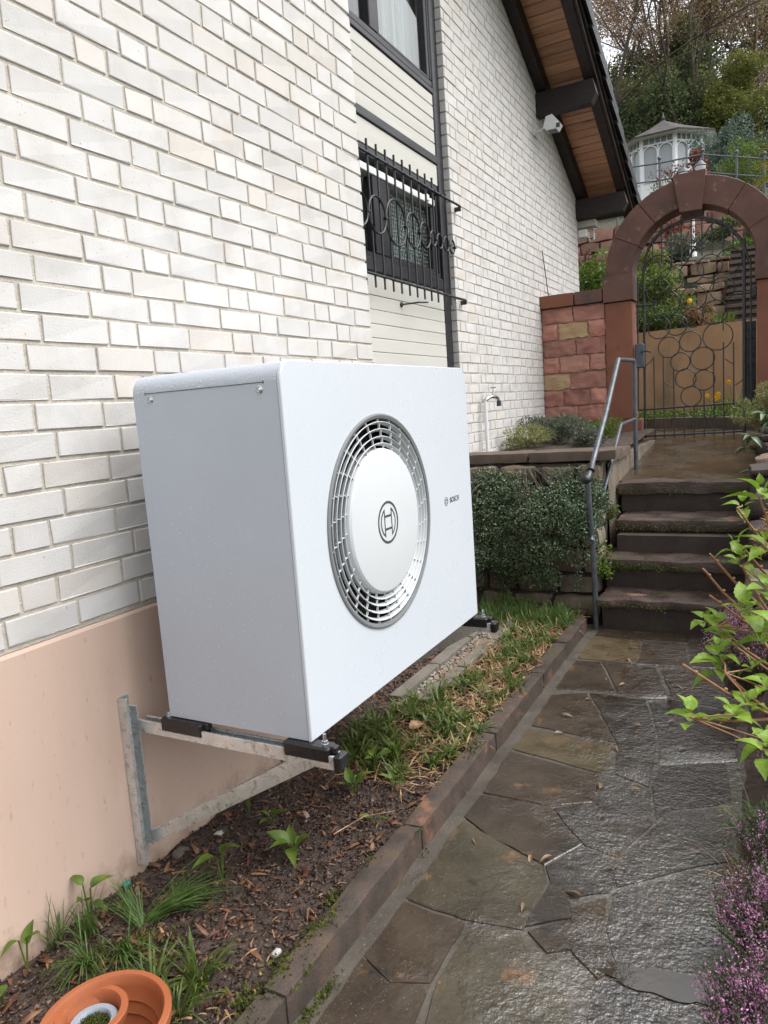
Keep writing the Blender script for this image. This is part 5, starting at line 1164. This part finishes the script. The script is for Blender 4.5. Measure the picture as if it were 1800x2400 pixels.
def daff(label, c, n, nf, L=.32):
    t = tuft('daffodil', label, c, n, L, .022, L_fresh, .45, .35, 'flower', .09)
    for i in range(nf):
        a = rnd.uniform(0, 6.3); p = Vector((c[0]+rnd.uniform(-.12, .12), c[1]+rnd.uniform(-.1, .1)-.04, c[2]+L*rnd.uniform(.75, 1.05))); m = MB()
        m.tube([(c[0], c[1], c[2]), ((c[0]+p.x)/2, (c[1]+p.y)/2, (c[2]+p.z)/2+.02), tuple(p)], .004, 5); link('stem', m.mesh(), L_fresh, t, (0, 0, 0))
        m = MB(); d = Vector((rnd.gauss(0, .3), -1, .1)).normalized(); u = d.orthogonal().normalized(); w_ = d.cross(u)
        for k in range(6):
            e = u*math.cos(k*PI/3)+w_*math.sin(k*PI/3); s_ = d.cross(e); m.add([p, p+e*.02+s_*.011, p+e*.042+d*.004, p+e*.02-s_*.011], [(0,1,2,3)])
        m.lathe([(.008, 0), (.011, .014), (.016, .024)], p, d, 8); link('bloom', m.mesh(), m_daff, t, (0, 0, 0))
    return t
daff('clump of yellow daffodils before the ochre wall, left one', (1.22, 9.55, 1.17), 55, 6)
daff('taller daffodil clump near the right gate stile with few flowers', (1.48, 9.45, 1.17), 70, 2, .46)
tuft('hyacinth_leaves', 'broad strap leaves spilling over the curb behind the gate', (1.36, 9.1, 1.18), 60, .30, .045, L_fresh, 1.0, .9, 'plant', .12)
tuft('hyacinth_leaves', 'small strap leaved plant by the curb at the right', (1.62, 8.75, 1.18), 40, .26, .035, L_fresh, 1.0, .9, 'plant', .1)
tuft('grass_tuft', 'fine bright grass on the retaining wall right of the dark shrub', (1.28, 10.42, 2.44), 200, .26, .008, L_fresh, .5, .3, 'grass', .16)
shrub('ground_cover', 'low yellow green ground cover behind the curb left side', (.45, 9.8, 1.21), (.95, .34, .07), L_fresh, 6500, .035, 26, 'plant', stems=False)
shrub('ground_cover', 'low ground cover behind the curb on the right', (1.45, 9.3, 1.21), (.5, .65, .07), L_hedge, 5200, .035, 24, 'plant', stems=False)
t = thing('tulip', 'single yellow tulip above the hedge behind the gate', 'flower', (.836, 10.45, 2.5))
m = MB(); m.tube([(.84, 10.46, 2.45), (.838, 10.45, 2.80)], .005, 5); link('stem', m.mesh(), L_fresh, t, (0, 0, 0))
m = MB(); m.lathe([(.004, 2.795), (.026, 2.81), (.032, 2.84), (.022, 2.868)], (.838, 10.45, 0), (0, 0, 1), 8); link('bloom', m.mesh(), m_daff, t, (0, 0, 0))
# palm fronds reaching in from the right
L_palm = leafy('palm_leaf', [(.13,.12,.015),(.22,.19,.03),(.30,.24,.05)], 10)
pt = thing('palm', 'yellowing fan palm reaching in at the right picture edge', 'palm', (2.15, 12.2, 3.2))
m = MB(); m.tube([(2.2, 12.2, 3.1), (2.18, 12.2, 4.0), (2.15, 12.2, 4.85)], [.10, .09, .08], 8); link('trunk', m.mesh(40), m_bark2, pt, (0, 0, 0))
for (dx, dy, dz, L) in ((-.33, -.1, .10, .34), (-.36, .05, -.06, .36), (-.2, -.3, .28, .36), (.3, 0, .2, .4), (0, .3, .3, .4), (.2, -.3, 0, .4), (-.1, -.1, .42, .36)):
    c = np.array([2.15, 12.2, 4.85]); h = c+np.array([dx, dy, dz])*.7; m = MB(); m.tube([tuple(c), tuple(h)], .01, 5); fr = link('frond', m.mesh(), L_palm, pt, (0, 0, 0))
    d0 = unit(np.array([dx, dy, dz])); sd = unit(np.cross(d0, [0, 0, 1.])); A = np.linspace(-1.35, 1.35, 17); D = np.array([d0*math.cos(a)+sd*math.sin(a) for a in A]); V, F = blades(np.tile(h, (17, 1)), D, L*(.75+.3*np.cos(A)), .035, .25)
    link('leaflets', npmesh(V, F), L_palm, fr, (0, 0, 0))
# ================================================================== planting near the house and path
L_cot = leafy('cotoneaster_leaf', [(0.0296,0.0543,0.0276),(0.0692,0.1087,0.0523),(0.1399,0.1893,0.0964)], 60, .1, .45)
L_hyd = M('hydrangea_leaf', [(0.136,0.2322,0.016),(0.1955,0.3182,0.028),(0.255,0.387,0.048)], scale=28, detail=3, rough=.42, bump=.6, bscale=120, bdist=.004, transl=.3, objvar=.2)
L_rho = M('rhododendron_leaf', [(.035,.075,.03),(.07,.12,.05)], scale=20, detail=2, rough=.35, bump=.2, transl=.1, objvar=.2)
m_stem = M('hydrangea_stem', [(.15,.068,.028),(.26,.13,.06),(.34,.20,.11)], scale=22, rough=.55, bump=.4, bscale=90)
m_heath = M('heather_bloom', [(0.3643,0.11,0.2751),(0.5262,0.22,0.4232),(0.6679,0.374,0.5713)], scale=36, detail=1, rough=.7, bump=0, transl=.2)
L_heath = leafy('heather_leaf', [(.018,.035,.010),(.035,.06,.016),(.06,.085,.025)], 40, .1)
L_grass = leafy('grass_blade', [(.05,.10,.018),(.085,.155,.03),(.13,.21,.06)], 30)
L_sedge = leafy('sedge_leaf', [(0.0338,0.0654,0.0094),(0.0743,0.1187,0.0164),(0.1215,0.1662,0.0293)], 26)
m_berry = M('red_berry', [(.35,.02,.02),(.45,.04,.03)], scale=20, rough=.35, bump=0)
# cotoneaster cascading down the planter wall
ct = thing('cotoneaster', 'dark small leaved cotoneaster mat draped over the planter wall', 'shrub', (.25, 3.85, .4))
el = []
for i in range(120):
    x = rnd.uniform(-.44, .80); top = 1.04-.10*max(0, -x-.1)-.06*max(0, (x-.5)/.3); lim = .36+.07*math.sin(x*11+1)+.05*math.sin(x*23)+.16*max(0, (x-.5)/.3); z = lim+(top-lim)*rnd.random()
    q = (z-lim)/(top-lim); bulge = .30*math.sin(PI*min(1, .25+.75*q))*(1-.45*max(0, (x-.5)/.3))+.07*math.sin(x*7.3+z*5)
    k = rnd.uniform(.55, 1.15); el.append((x, 3.90-bulge*rnd.uniform(.75, 1.05), z, .15*k, .085*k, .10*k))
for i in range(16):                                              # trailing shoots below and at the right
    x = rnd.uniform(-.3, .72); el.append((x, 3.84, rnd.uniform(.22, .36), .035, .04, .09))
for i in range(10): el.append((rnd.uniform(.78, .88), rnd.uniform(3.8, 3.95), rnd.uniform(.5, .95), .05, .06, .08))
P, D = shell(44000, el, .6); keep = P[:, 1] < 3.97; P = P[keep]; D = D[keep]; n = len(P)
V, F = leafmesh(P, unit(D*.4+rdir(n)), unit(D+rdir(n)*.6), rng.uniform(.013, .024, n), rng.uniform(.009, .014, n), .1); link('foliage', npmesh(V, F), L_cot, ct, (0, 0, 0))
m = MB()
for i in range(26):
    e = rnd.choice(el); p = Vector(e[:3]); a = (p.x*.3+.15, 3.98, 1.08); q = p+Vector((rnd.uniform(-.15, .15), -e[4], rnd.uniform(-.15, .05)))
    m.tube([a, tuple(Vector(a).lerp(p, .5)+Vector((0, -.09, .04))), tuple(p), tuple(q)], [.006, .005, .003, .0015], 4)
link('twig', m.mesh(), m_bark2, ct, (0, 0, 0))
m = MB()
for i in range(40):
    k = rng.integers(0, n); p = P[k]+D[k]*.012; m.add(p+ico*.0045, [tuple(f) for f in icf])
tag(link('berries', m.mesh(), m_berry, ct, (0, 0, 0)), kind='stuff')
V, F = leafmesh(P[:60]+D[:60]*.01, rdir(60), rdir(60), .03, .018); tag(link('withered_leaves', npmesh(V, F), m_straw, ct, (0, 0, 0)), kind='stuff')
shrub('lavender', 'grey green lavender bush in the planter against the white wall', (.0, 6.1, 1.27), (.34, .30, .16), L_grey, 3500, .045, 12, wid=.22)
shrub('lavender', 'dark green rosemary bush at the left end of the planter', (-.15, 5.6, 1.24), (.25, .25, .12), L_mid, 2200, .04, 10, wid=.2)
shrub('ground_cover', 'bright yellow green cushion plant under the sandstone blocks', (.36, 6.5, 1.24), (.26, .22, .12), L_fresh, 2600, .025, 10, 'plant', stems=False)
shrub('ground_cover', 'pale green fine leaved plant in front of the cushion plant', (.42, 5.7, 1.20), (.22, .2, .09), L_grey, 1600, .03, 9, 'plant', stems=False)
shrub('fern', 'small green weed at the foot of the planter wall by the handrail', (.86, 3.88, .42), (.05, .05, .14), L_fresh, 260, .028, 8, 'plant', stems=False)
shrub('fern', 'small green weed growing from the step corner below the upper nosing', (.84, 4.28, .70), (.06, .05, .08), L_mid, 200, .03, 6, 'plant', stems=False)
shrub('fern', 'low green weed clump at the wall foot behind the pump', (.20, 3.70, .12), (.16, .10, .06), L_fresh, 700, .022, 8, 'plant', stems=False)
# sedge and grass along the kerb
def tuftspots(n, fn): return zone(n, fn)
P = zone(112, lambda x, y: (1. if 1.25 < y < 3.7 and x > .30+.12*math.sin(y*3.1) else 0)*(1. if (y < 1.95 or rnd.random() < .5) else .6)); Ps = []; Ds = []
for p in P:
    k = 26; a = rng.uniform(0, 2*PI, k); s_ = rng.uniform(.25, 1.15, k); Ps.append(p+np.stack([rng.normal(size=k)*.012, rng.normal(size=k)*.012, np.zeros(k)], 1)); Ds.append(np.stack([s_*np.cos(a), s_*np.sin(a), np.ones(k)], 1))
Ps = np.concatenate(Ps); Ds = np.concatenate(Ds); n = len(Ps); V, F = blades(Ps, Ds, rng.uniform(.09, .20, n), rng.uniform(.009, .017, n), rng.uniform(.25, .9, n))
tag(link('sedge', npmesh(V, F), L_sedge), kind='stuff')
P = zone(50, lambda x, y: 1. if y > 3.3 else 0); Ps = np.repeat(P, 30, 0)+rng.normal(size=(1500, 3))*np.array([.02, .02, 0]); D = np.stack([rng.normal(size=1500)*.4, rng.normal(size=1500)*.4, np.ones(1500)], 1)
V, F = blades(Ps, D, rng.uniform(.08, .2, 1500), .007, rng.uniform(.1, .5, 1500)); tag(link('grass', npmesh(V, F), L_grass), kind='stuff')
def leek(label, c, n, L, lean, W=.0045, droop=.55, sp=.35):
    t = thing('grass_tuft', label, 'grass', c, 'wild leek tufts in the flower bed'); a = rng.uniform(0, 2*PI, n); s_ = rng.uniform(0, sp, n)
    D = np.stack([s_*np.cos(a)+lean[0], s_*np.sin(a)+lean[1], np.ones(n)*lean[2]], 1); P = np.array(c)+np.stack([rng.normal(size=n)*.012, rng.normal(size=n)*.012, np.zeros(n)], 1)
    V, F = blades(P, D, rng.uniform(L*.6, L*1.1, n), W, rng.uniform(droop*.4, droop*1.2, n), 6); link('leaves', npmesh(V, F), L_grass, t, (0, 0, 0)); return t
leek('wild leek tuft with long leaves combed over to the right', (.205, .19, .065), 112, 0.317, (.42, .55, .42), sp=.3)
leek('wild leek tuft bent to the left beside the combed one', (.195, .17, .065), 54, 0.220, (-.5, .1, .6))
leek('upright wild leek tuft against the beige wall', (.10, .06, .065), 69, 0.244, (.05, -.05, 1.), sp=.5)
leek('thin wild leek tuft at the wall in the left corner', (.03, .0, .065), 33, 0.232, (-.05, -.05, 1), sp=.6)
leek('sprawling wild leek tuft behind the terracotta pot', (.19, -.02, .065), 66, 0.232, (.1, -.3, .7), .005, .7, .7)
leek('pale wild leek shoots beside the pot', (.25, .05, .065), 39, 0.195, (.3, -.1, .7), .006, .8, .8)
leek('small wild leek tuft below the wall near the teal plug', (.25, .28, .065), 36, 0.159, (.1, .05, 1), .004, .4, .4)
def sed(label, c, n, L, W):
    return tuft('sedge_tuft', label, c, n, L, W, L_sedge, 1.3, .6, 'grass', .03)
sed('broad leaved sedge tuft right of the terracotta pot', (.535, .06, .07), 55, .17, .012)
sed('sedge tuft with dead tips between pot and kerb', (.56, -.06, .07), 45, .16, .010)
sed('dark sedge clump behind the big pot', (.42, .0, .07), 45, .15, .010)
# broad leaf sprouts
def leafshape(L, W, n=7, serr=0., curl=.25, fold=.2):
    V = []; F = []
    for i in range(n+1):
        t = i/n; w_ = W*.5*(math.sin(PI*min(1, t*1.02)**.75)**.9 if 0 < t < 1 else .04); z = -curl*L*t*t+.06*L*math.sin(PI*t)
        if serr and 0 < i < n: w_ *= 1+serr*(1 if i % 2 else -1)
        V += [(L*t, -w_, z+fold*w_), (L*t, -w_*.45, z+fold*w_*.30), (L*t, 0, z), (L*t, w_*.45, z+fold*w_*.30), (L*t, w_, z+fold*w_)]
    for i in range(n):
        for k in range(4): a = i*5+k; F.append((a, a+1, a+6, a+5))
    me = bpy.data.meshes.new('leaf'); me.from_pydata(V, [], F); me.shade_smooth(); return me
spl = [leafshape(.085, .048, 7, 0, c, .35) for c in (.1, .35, .6)]
def put_leaf(me, mat, parent, p, az, el, roll=0, s=1., name='leaf'):
    o = link(name, me, mat, parent, p, rot=(roll, -el, az), scale=(s, s, s)); return o
def sprout(label, x, y, k, s, tall=.03):
    t = thing('sprout', label, 'plant', (x, y, .06)); b = Vector((x, y, .06)); m = MB()
    for i in range(k):
        az = 2*PI*i/k+rnd.uniform(-.6, .6); q = b+Vector((.012*math.cos(az), .012*math.sin(az), tall*rnd.uniform(.6, 1.2))); m.tube([tuple(b), tuple(q)], .0025, 5)
        put_leaf(rnd.choice(spl), L_fresh, t, q, az, rnd.uniform(.2, 1.0), rnd.uniform(-.4, .4), s*rnd.uniform(.75, 1.15))
    link('stem', m.mesh(), L_fresh, t, (0, 0, 0))
sprout('broad leaved green sprout below the near corner of the pump', .46, 1.37, 4, .95, .05)
sprout('lily of the valley sprout under the near bracket tip', .44, 1.06, 4, .85, .07)
sprout('small two leaved sprout at the kerb side of the bed', .57, 1.16, 3, .6, .05)
sprout('low sprout between the bracket and the pump shadow', .41, 1.30, 4, .6, .05)
sprout('pointed leaved weed in the middle of the bare mulch', .435, .65, 6, 1.0, .04)
sprout('small grey green weed left of the pointed leaved one', .25, .77, 5, .55, .04)
sprout('single small sprout in the mulch beside the kerb', .61, .92, 2, .5, .03)
sprout('tall thin sprout at the wall below the bracket brace', .12, .80, 3, .7, .10)
sprout('pale sprout with two rounded leaves at the far left wall', -.0+.03, -.10, 3, .75, .11)
sprout('single rounded leaf sprout in the lower left corner', .10, -.22, 2, .6, .05)
sprout('curled leaf sprout on top of the leek tuft', .30, .43, 3, .9, .12)
sprout('green weed left of the pots at the picture edge', .22, -.36, 5, .8, .03)
sprout('upright sprout at the wall by the leek tuft', .06, .10, 4, .7, .13)
m_stone = M('white_pebble', [(.35,.34,.32),(.48,.47,.45)], scale=30, rough=.7, bump=.5, bscale=90)
for k, (x, y, s_, lab) in enumerate(((.10, .64, .016, 'broken white stone lying at the foot of the wall'), (.66, .24, .011, 'white stone chip beside the mossy kerb'), (.05, .50, .022, 'grey mortar lump at the wall below the bracket'))):
    tag(link('stone_chip', rock(x-s_, x+s_, y-s_*1.4, y+s_*1.4, .05, .060+s_*.7, s_*.5, s_*.6, s_*.3, 25, k*5, 5), m_stone if k < 2 else m_conc), lab, 'stone')
m_teal = M('teal_plastic', [(.01,.22,.20),(.015,.28,.25)], scale=9, rough=.35, bump=0)
t = thing('cable_plug', 'small teal and black plug lying at the foot of the beige wall', 'plug', (.03, .27, .07))
m = MB(); m.cbox(.018, .040, .255, .285, .062, .082, .004); m.obj('body', m_rub, t)
m = MB(); m.cbox(.0185, .0395, .258, .280, .0825, .094, .003); m.obj('cap', m_teal, t)
# flower pots
m_terra = M('terracotta_plastic', [(0.2664,0.0756,0.027),(0.3182,0.1008,0.0413)], scale=6, rough=.55, bump=.1, bscale=60, blotch=[((.30,.10,.045), 9, .62, .15)])
m_gpot = M('grey_plastic', [(.22,.25,.30),(.28,.31,.36)], scale=6, rough=.45, bump=.1)
m_terra.node_tree.nodes['Principled BSDF'].inputs['Specular IOR Level'].default_value = .4
def pot(name, label, c, rt, rb, z0, z1, mat, rim, ribs=0):
    t = thing(name, label, 'flower pot', (c[0], c[1], z0), 'nested flower pots'); th = .004; m = MB(); pr = [(.001, z0), (rb, z0), (rt-.006, z1-rim), (rt+.003, z1-rim), (rt+.006, z1-.004), (rt+.003, z1), (rt-.010, z1), (rt-.014, z1-.006)]
    H = z1-z0; inn = [(rt-.016, z1-rim)]
    for i in range(ribs):
        q = (i+1)/(ribs+1); r = (rt-.018)+(rb-rt+.006)*q; zz = z1-rim-(H-rim)*q*.8; inn += [(r+.0008, zz+.004), (r-.002, zz), (r+.0004, zz-.004)]
    inn += [(rb-.006, z0+.012), (.001, z0+.012)]
    m.lathe(pr+inn, (c[0], c[1], 0), (0, 0, 1), 64); m.obj('body', mat, t, 35); return t
pot('flower_pot', 'large orange terracotta pot in the lower left corner', (.545, -.25), .146, .105, .055, .225, m_terra, .030, 3)
pot('flower_pot', 'smaller terracotta pot standing inside the large orange pot', (.478, -.232), .078, .058, .068, .205, m_terra, .022, 1)
p3 = pot('flower_pot', 'small grey plastic pot with moss inside the smaller terracotta pot', (.484, -.235), .051, .040, .082, .182, m_gpot, .012)
m = MB(); m.lathe([(.001, .168), (.044, .164)], (.484, -.235, 0), (0, 0, 1), 20); link('potting_soil', m.mesh(), m_soil, p3, (0, 0, 0))
n = 900; a = rng.uniform(0, 2*PI, n); r = np.sqrt(rng.random(n))*.042; P = np.stack([.484+r*np.cos(a), -.235+r*np.sin(a), np.full(n, .166)], 1); D = rdir(n); D[:, 2] = np.abs(D[:, 2])+.5
V, F = leafmesh(P, D, rdir(n), rng.uniform(.008, .018, n), .004); tag(link('moss', npmesh(V, F), m_moss, p3, (0, 0, 0)), kind='stuff')
# fallen leaves and twigs on the path and steps
ll = [leafshape(.06, .018, 6, 0, c, .5) for c in (.15, .4)]
for i, (x, y) in enumerate(((1.17,1.03),(1.24,1.05),(1.36,1.37),(1.09,2.75),(1.28,1.95),(1.45,1.6),(.98,2.2),(1.05,2.42),(1.2,2.7),(1.36,2.2),(1.5,2.3),(1.0,1.98),(1.42,1.05),(1.15,3.1),(1.45,2.75),(.95,1.05),(1.38,.88),(1.3,1.55),(1.22,.78),(1.55,2.0))):
    o = put_leaf(rnd.choice(ll), m_leafwet, None, (x, y, .008), rnd.uniform(0, 6.3), rnd.uniform(-.1, .1), rnd.uniform(-.5, .5), rnd.uniform(.6, 1.0), 'fallen_leaf'); tag(o, 'narrow tan fallen leaf lying on the wet flagstone path', 'leaf', 'fallen leaves on the path')
o = put_leaf(leafshape(.07, .05, 7, .1, .2, .3), m_straw, None, (.42, 1.62, .10), 1.0, .2, .3, 1.1, 'fallen_leaf'); tag(o, 'orange brown maple leaf lying in front of the sedge under the pump', 'leaf')
for i, (a, b, c, lab) in enumerate((((.44, 1.36, .085), (.56, 1.42, .10), (.66, 1.50, .085), 'thin pale twig lying across the mulch below the pump corner'), ((.52, .78, .08), (.58, .90, .095), (.66, 1.0, .08), 'thin forked twig on the mulch beside the kerb'))):
    m = MB(); m.tube([a, b, c], [.0025, .0022, .001], 5); tag(m.obj('twig', m_straw), lab, 'twig')
# ---- right hand border
hy = thing('hydrangea', 'hydrangea with fresh light green leaves on tan stems right of the path', 'shrub', (2.1, 2.1, .15))
hl = [leafshape(L, W, 12, .07, c, .3) for (L, W, c) in ((.125, .085, .25), (.10, .07, .45), (.08, .052, .1), (.105, .078, .6))]
stems = [((1.613,1.6,.547),(1.892,1.9,.268)),((1.667,2.2,.852),(1.85,2.35,.60)),((1.647,2.1,.806),(1.80,2.25,.58)),((1.795,2.2,.80),(1.92,2.3,.53)),((1.748,1.8,.455),(1.95,2.0,.20)),((1.803,2.3,.853),(1.93,2.4,.68)),((1.673,2.1,.688),(1.92,2.3,.45)),((1.639,1.55,.362),(1.898,1.75,.304)),((1.767,2.4,1.026),(1.92,2.5,.80)),((1.71,2.0,.582),(1.93,2.2,.34)),((1.645,2.2,.55),(1.9,2.3,.30)),((1.86,2.3,1.09),(1.98,2.4,.7))]
for i, (a, b) in enumerate(stems):
    a, b = Vector(a), Vector(b); r = Vector((2.08+rnd.uniform(-.06, .12), 2.15+rnd.uniform(-.15, .15), .10)); mid = b.lerp(r, .5)+Vector((0, 0, .06)); pts = [r, mid, b, b.lerp(a, .5)+Vector((0, 0, -.012)), a]
    m = MB(); m.tube([tuple(p) for p in pts], [.009, .008, .0068, .0058, .0045], 7)
    for p in (b, b.lerp(a, .5), b.lerp(a, .85)): m.add(np.array(p)+ico*.0085, [tuple(f) for f in icf])
    m.obj('stem', m_stem, hy, 50)
cl = dict(a=[1.867,2.3,1.101],b=[1.786,2.5,1.024],c=[1.761,2.4,.851],d=[1.781,2.3,.81],e=[1.645,2.2,.535],f=[1.807,2.0,.665],g=[1.704,2.1,.552],h=[1.736,2.0,.52],i=[1.721,1.9,.493],j=[1.715,1.9,.435],k=[1.844,1.9,.455],l=[1.888,1.8,.408],m=[1.639,1.55,.362],n=[1.788,1.6,.373],o=[1.834,1.7,.375],p=[1.895,1.4,.341],q=[1.891,1.5,.334],r=[1.90,2.1,.72],s=[1.89,2.2,.9],t=[1.88,2.0,.56],u=[1.93,1.9,.62])
for k, c in cl.items():
    big = 1.2 if k in 'afrsu' else (.95 if k in 'em' else .9); nl = 7 if k in 'afgims' else 6; az0 = rnd.uniform(0, 6)
    for i in range(nl):
        pr = i//2; az = az0+PI*(i % 2)+PI/2*pr+rnd.uniform(-.35, .35); el = .10+.40*pr+rnd.uniform(-.2, .25)
        p = Vector(c)+Vector((.012*math.cos(az), .012*math.sin(az), -.025+.022*pr)); put_leaf(rnd.choice(hl), L_hyd, hy, p, az, el, rnd.uniform(-.3, .3), big*rnd.uniform(.8, 1.1)*(1-.16*pr))
    nb = min(stems, key=lambda s_: (Vector(s_[0])-Vector(c)).length)[0]; m = MB(); m.tube([nb, tuple((Vector(nb)+Vector(c))/2+Vector((.01, 0, 0))), tuple(c)], [.004, .0035, .003], 5); m.obj('shoot', m_stem, hy)
def heather(label, c, R, ns, bloom=.6):
    t = thing('heather', label, 'heather', (c[0], c[1], c[2]-R[2]), 'heather bushes along the path'); Pf = []; Pb = []; m = MB(); Df = []; Db = []
    for i in range(ns):
        d = rdir(1)[0]; d[2] = abs(d[2])*1.1+.15; d = unit(d); k = rnd.uniform(.7, 1.05); tip = np.array(c)+d*np.array(R)*k; base = np.array([c[0], c[1], c[2]-R[2]*.9])+np.array([d[0]*R[0]*.35, d[1]*R[1]*.35, 0])
        mid = (tip+base)/2+np.array([0, 0, .02]);
        if i % 2 == 0: m.tube([tuple(base), tuple(mid), tuple(tip)], [.0022, .0018, .001], 3, caps=False)
        ax = unit(tip-mid); q = 38
        tt = rng.random(q); Pf.append(base+(tip-base)*(.35+.65*tt)[:, None]+np.array([0, 0, .015])); Df.append(ax+rng.normal(size=(q, 3))*.8)
        if rnd.random() < bloom:
            q = 20; tt = rng.random(q)*.07; Pb.append(tip-ax*tt[:, None]+rng.normal(size=(q, 3))*.0045); Db.append(rng.normal(size=(q, 3))+ax*.3)
    link('stem', m.mesh(), m_bark2, t, (0, 0, 0)); Pf = np.concatenate(Pf); Df = np.concatenate(Df)
    V, F = leafmesh(Pf, Df, rdir(len(Pf)), rng.uniform(.008, .016, len(Pf)), .0026); link('foliage', npmesh(V, F), L_heath, t, (0, 0, 0))
    Pb = np.concatenate(Pb); Db = np.concatenate(Db); V, F = leafmesh(Pb, Db, rdir(len(Pb)), rng.uniform(.005, .009, len(Pb)), .0048, .4); link('bloom', npmesh(V, F), m_heath, t, (0, 0, 0))
heather('pink flowering heather in the lower right corner', (1.91, .42, .11), (.17, .22, .16), 420, .75)
heather('pink heather bush at the middle of the right path edge', (1.93, .80, .11), (.18, .22, .14), 380, .7)
heather('sparser green and pink heather beside the puddle', (1.93, 1.22, .09), (.15, .22, .11), 260, .3)
heather('pink heather behind the hydrangea stems at the lowest step', (1.80, 2.55, .30), (.22, .24, .24), 300, .8)
heather('heather under the hydrangea leaves at the right edge', (2.02, 1.75, .16), (.18, .25, .14), 220, .4)
tuft('grass_tuft', 'long drooping green grass between heather and hydrangea', (1.90, 1.36, .04), 90, .30, .0045, L_grass, 1.2, .9, 'grass', .07)
tuft('grass_tuft', 'few long grass blades hanging over the lower heather', (1.92, .66, .10), 14, .26, .005, L_grass, 1.1, .8, 'grass', .06)
tuft('dry_grass', 'dry brown grass tuft at the right path edge', (1.88, 1.12, .03), 130, .16, .003, m_straw, 1.3, .8, 'grass', .08)
rl = [leafshape(.13, .042, 8, 0, c, .25) for c in (.1, .3)]
rh = thing('rhododendron', 'rhododendron with long oval leaves beside the top step', 'shrub', (2.05, 5.2, .9))
for (cx, cy, cz) in ((1.76, 5.15, 1.18), (1.86, 5.0, 1.02), (1.74, 5.25, 1.08), (1.90, 5.3, 1.28), (1.98, 5.1, 1.12), (1.84, 5.4, 1.34), (1.80, 4.85, .93)):
    m = MB(); m.tube([(2.06, 5.2, .9), ((cx+2.06)/2, (cy+5.2)/2, (cz+.95)/2), (cx, cy, cz)], [.010, .008, .005], 6); m.obj('stem', m_bark2, rh)
    az0 = rnd.uniform(0, 6)
    for i in range(7): put_leaf(rnd.choice(rl), L_rho, rh, (cx, cy, cz), az0+2*PI*i/7+rnd.uniform(-.2, .2), rnd.uniform(-.5, .3), rnd.uniform(-.3, .3), rnd.uniform(.8, 1.1))
shrub('conifer_shrub', 'feathery brown green dwarf conifer in front of the right pillar', (1.92, 6.35, 1.32), (.24, .28, .22), L_mid, 4200, .055, 14, wid=.16)
shrub('dead_foliage', 'clump of brown withered foliage on the dry stone edge', (1.93, 2.95, .80), (.10, .14, .12), m_straw, 500, .05, 7, 'plant', wid=.25)
shrub('ground_cover', 'dark low planting filling the border behind the hydrangea', (2.35, 2.6, .35), (.35, .9, .25), L_mid, 4200, .05, 14, 'plant', stems=False)
# ground cover over the rest of the right hand border
n = 26000; x = rng.uniform(1.95, 4.6, n); y = rng.uniform(-2.4, 6.8, n); k = np.array([noise.noise(Vector((a*1.6, b*1.6, 0))) for a, b in zip(x, y)])
P = np.stack([x, y, np.array([bedz(a, b) for a, b in zip(x, y)])+.05*np.clip(k+.4, 0, 1)*rng.random(n)], 1); D = rdir(n); D[:, 2] = np.abs(D[:, 2])+.5
V, F = leafmesh(P, D, rdir(n), rng.uniform(.03, .08, n), .022); tag(link('ground_cover', npmesh(V, F), L_hedge), kind='stuff')
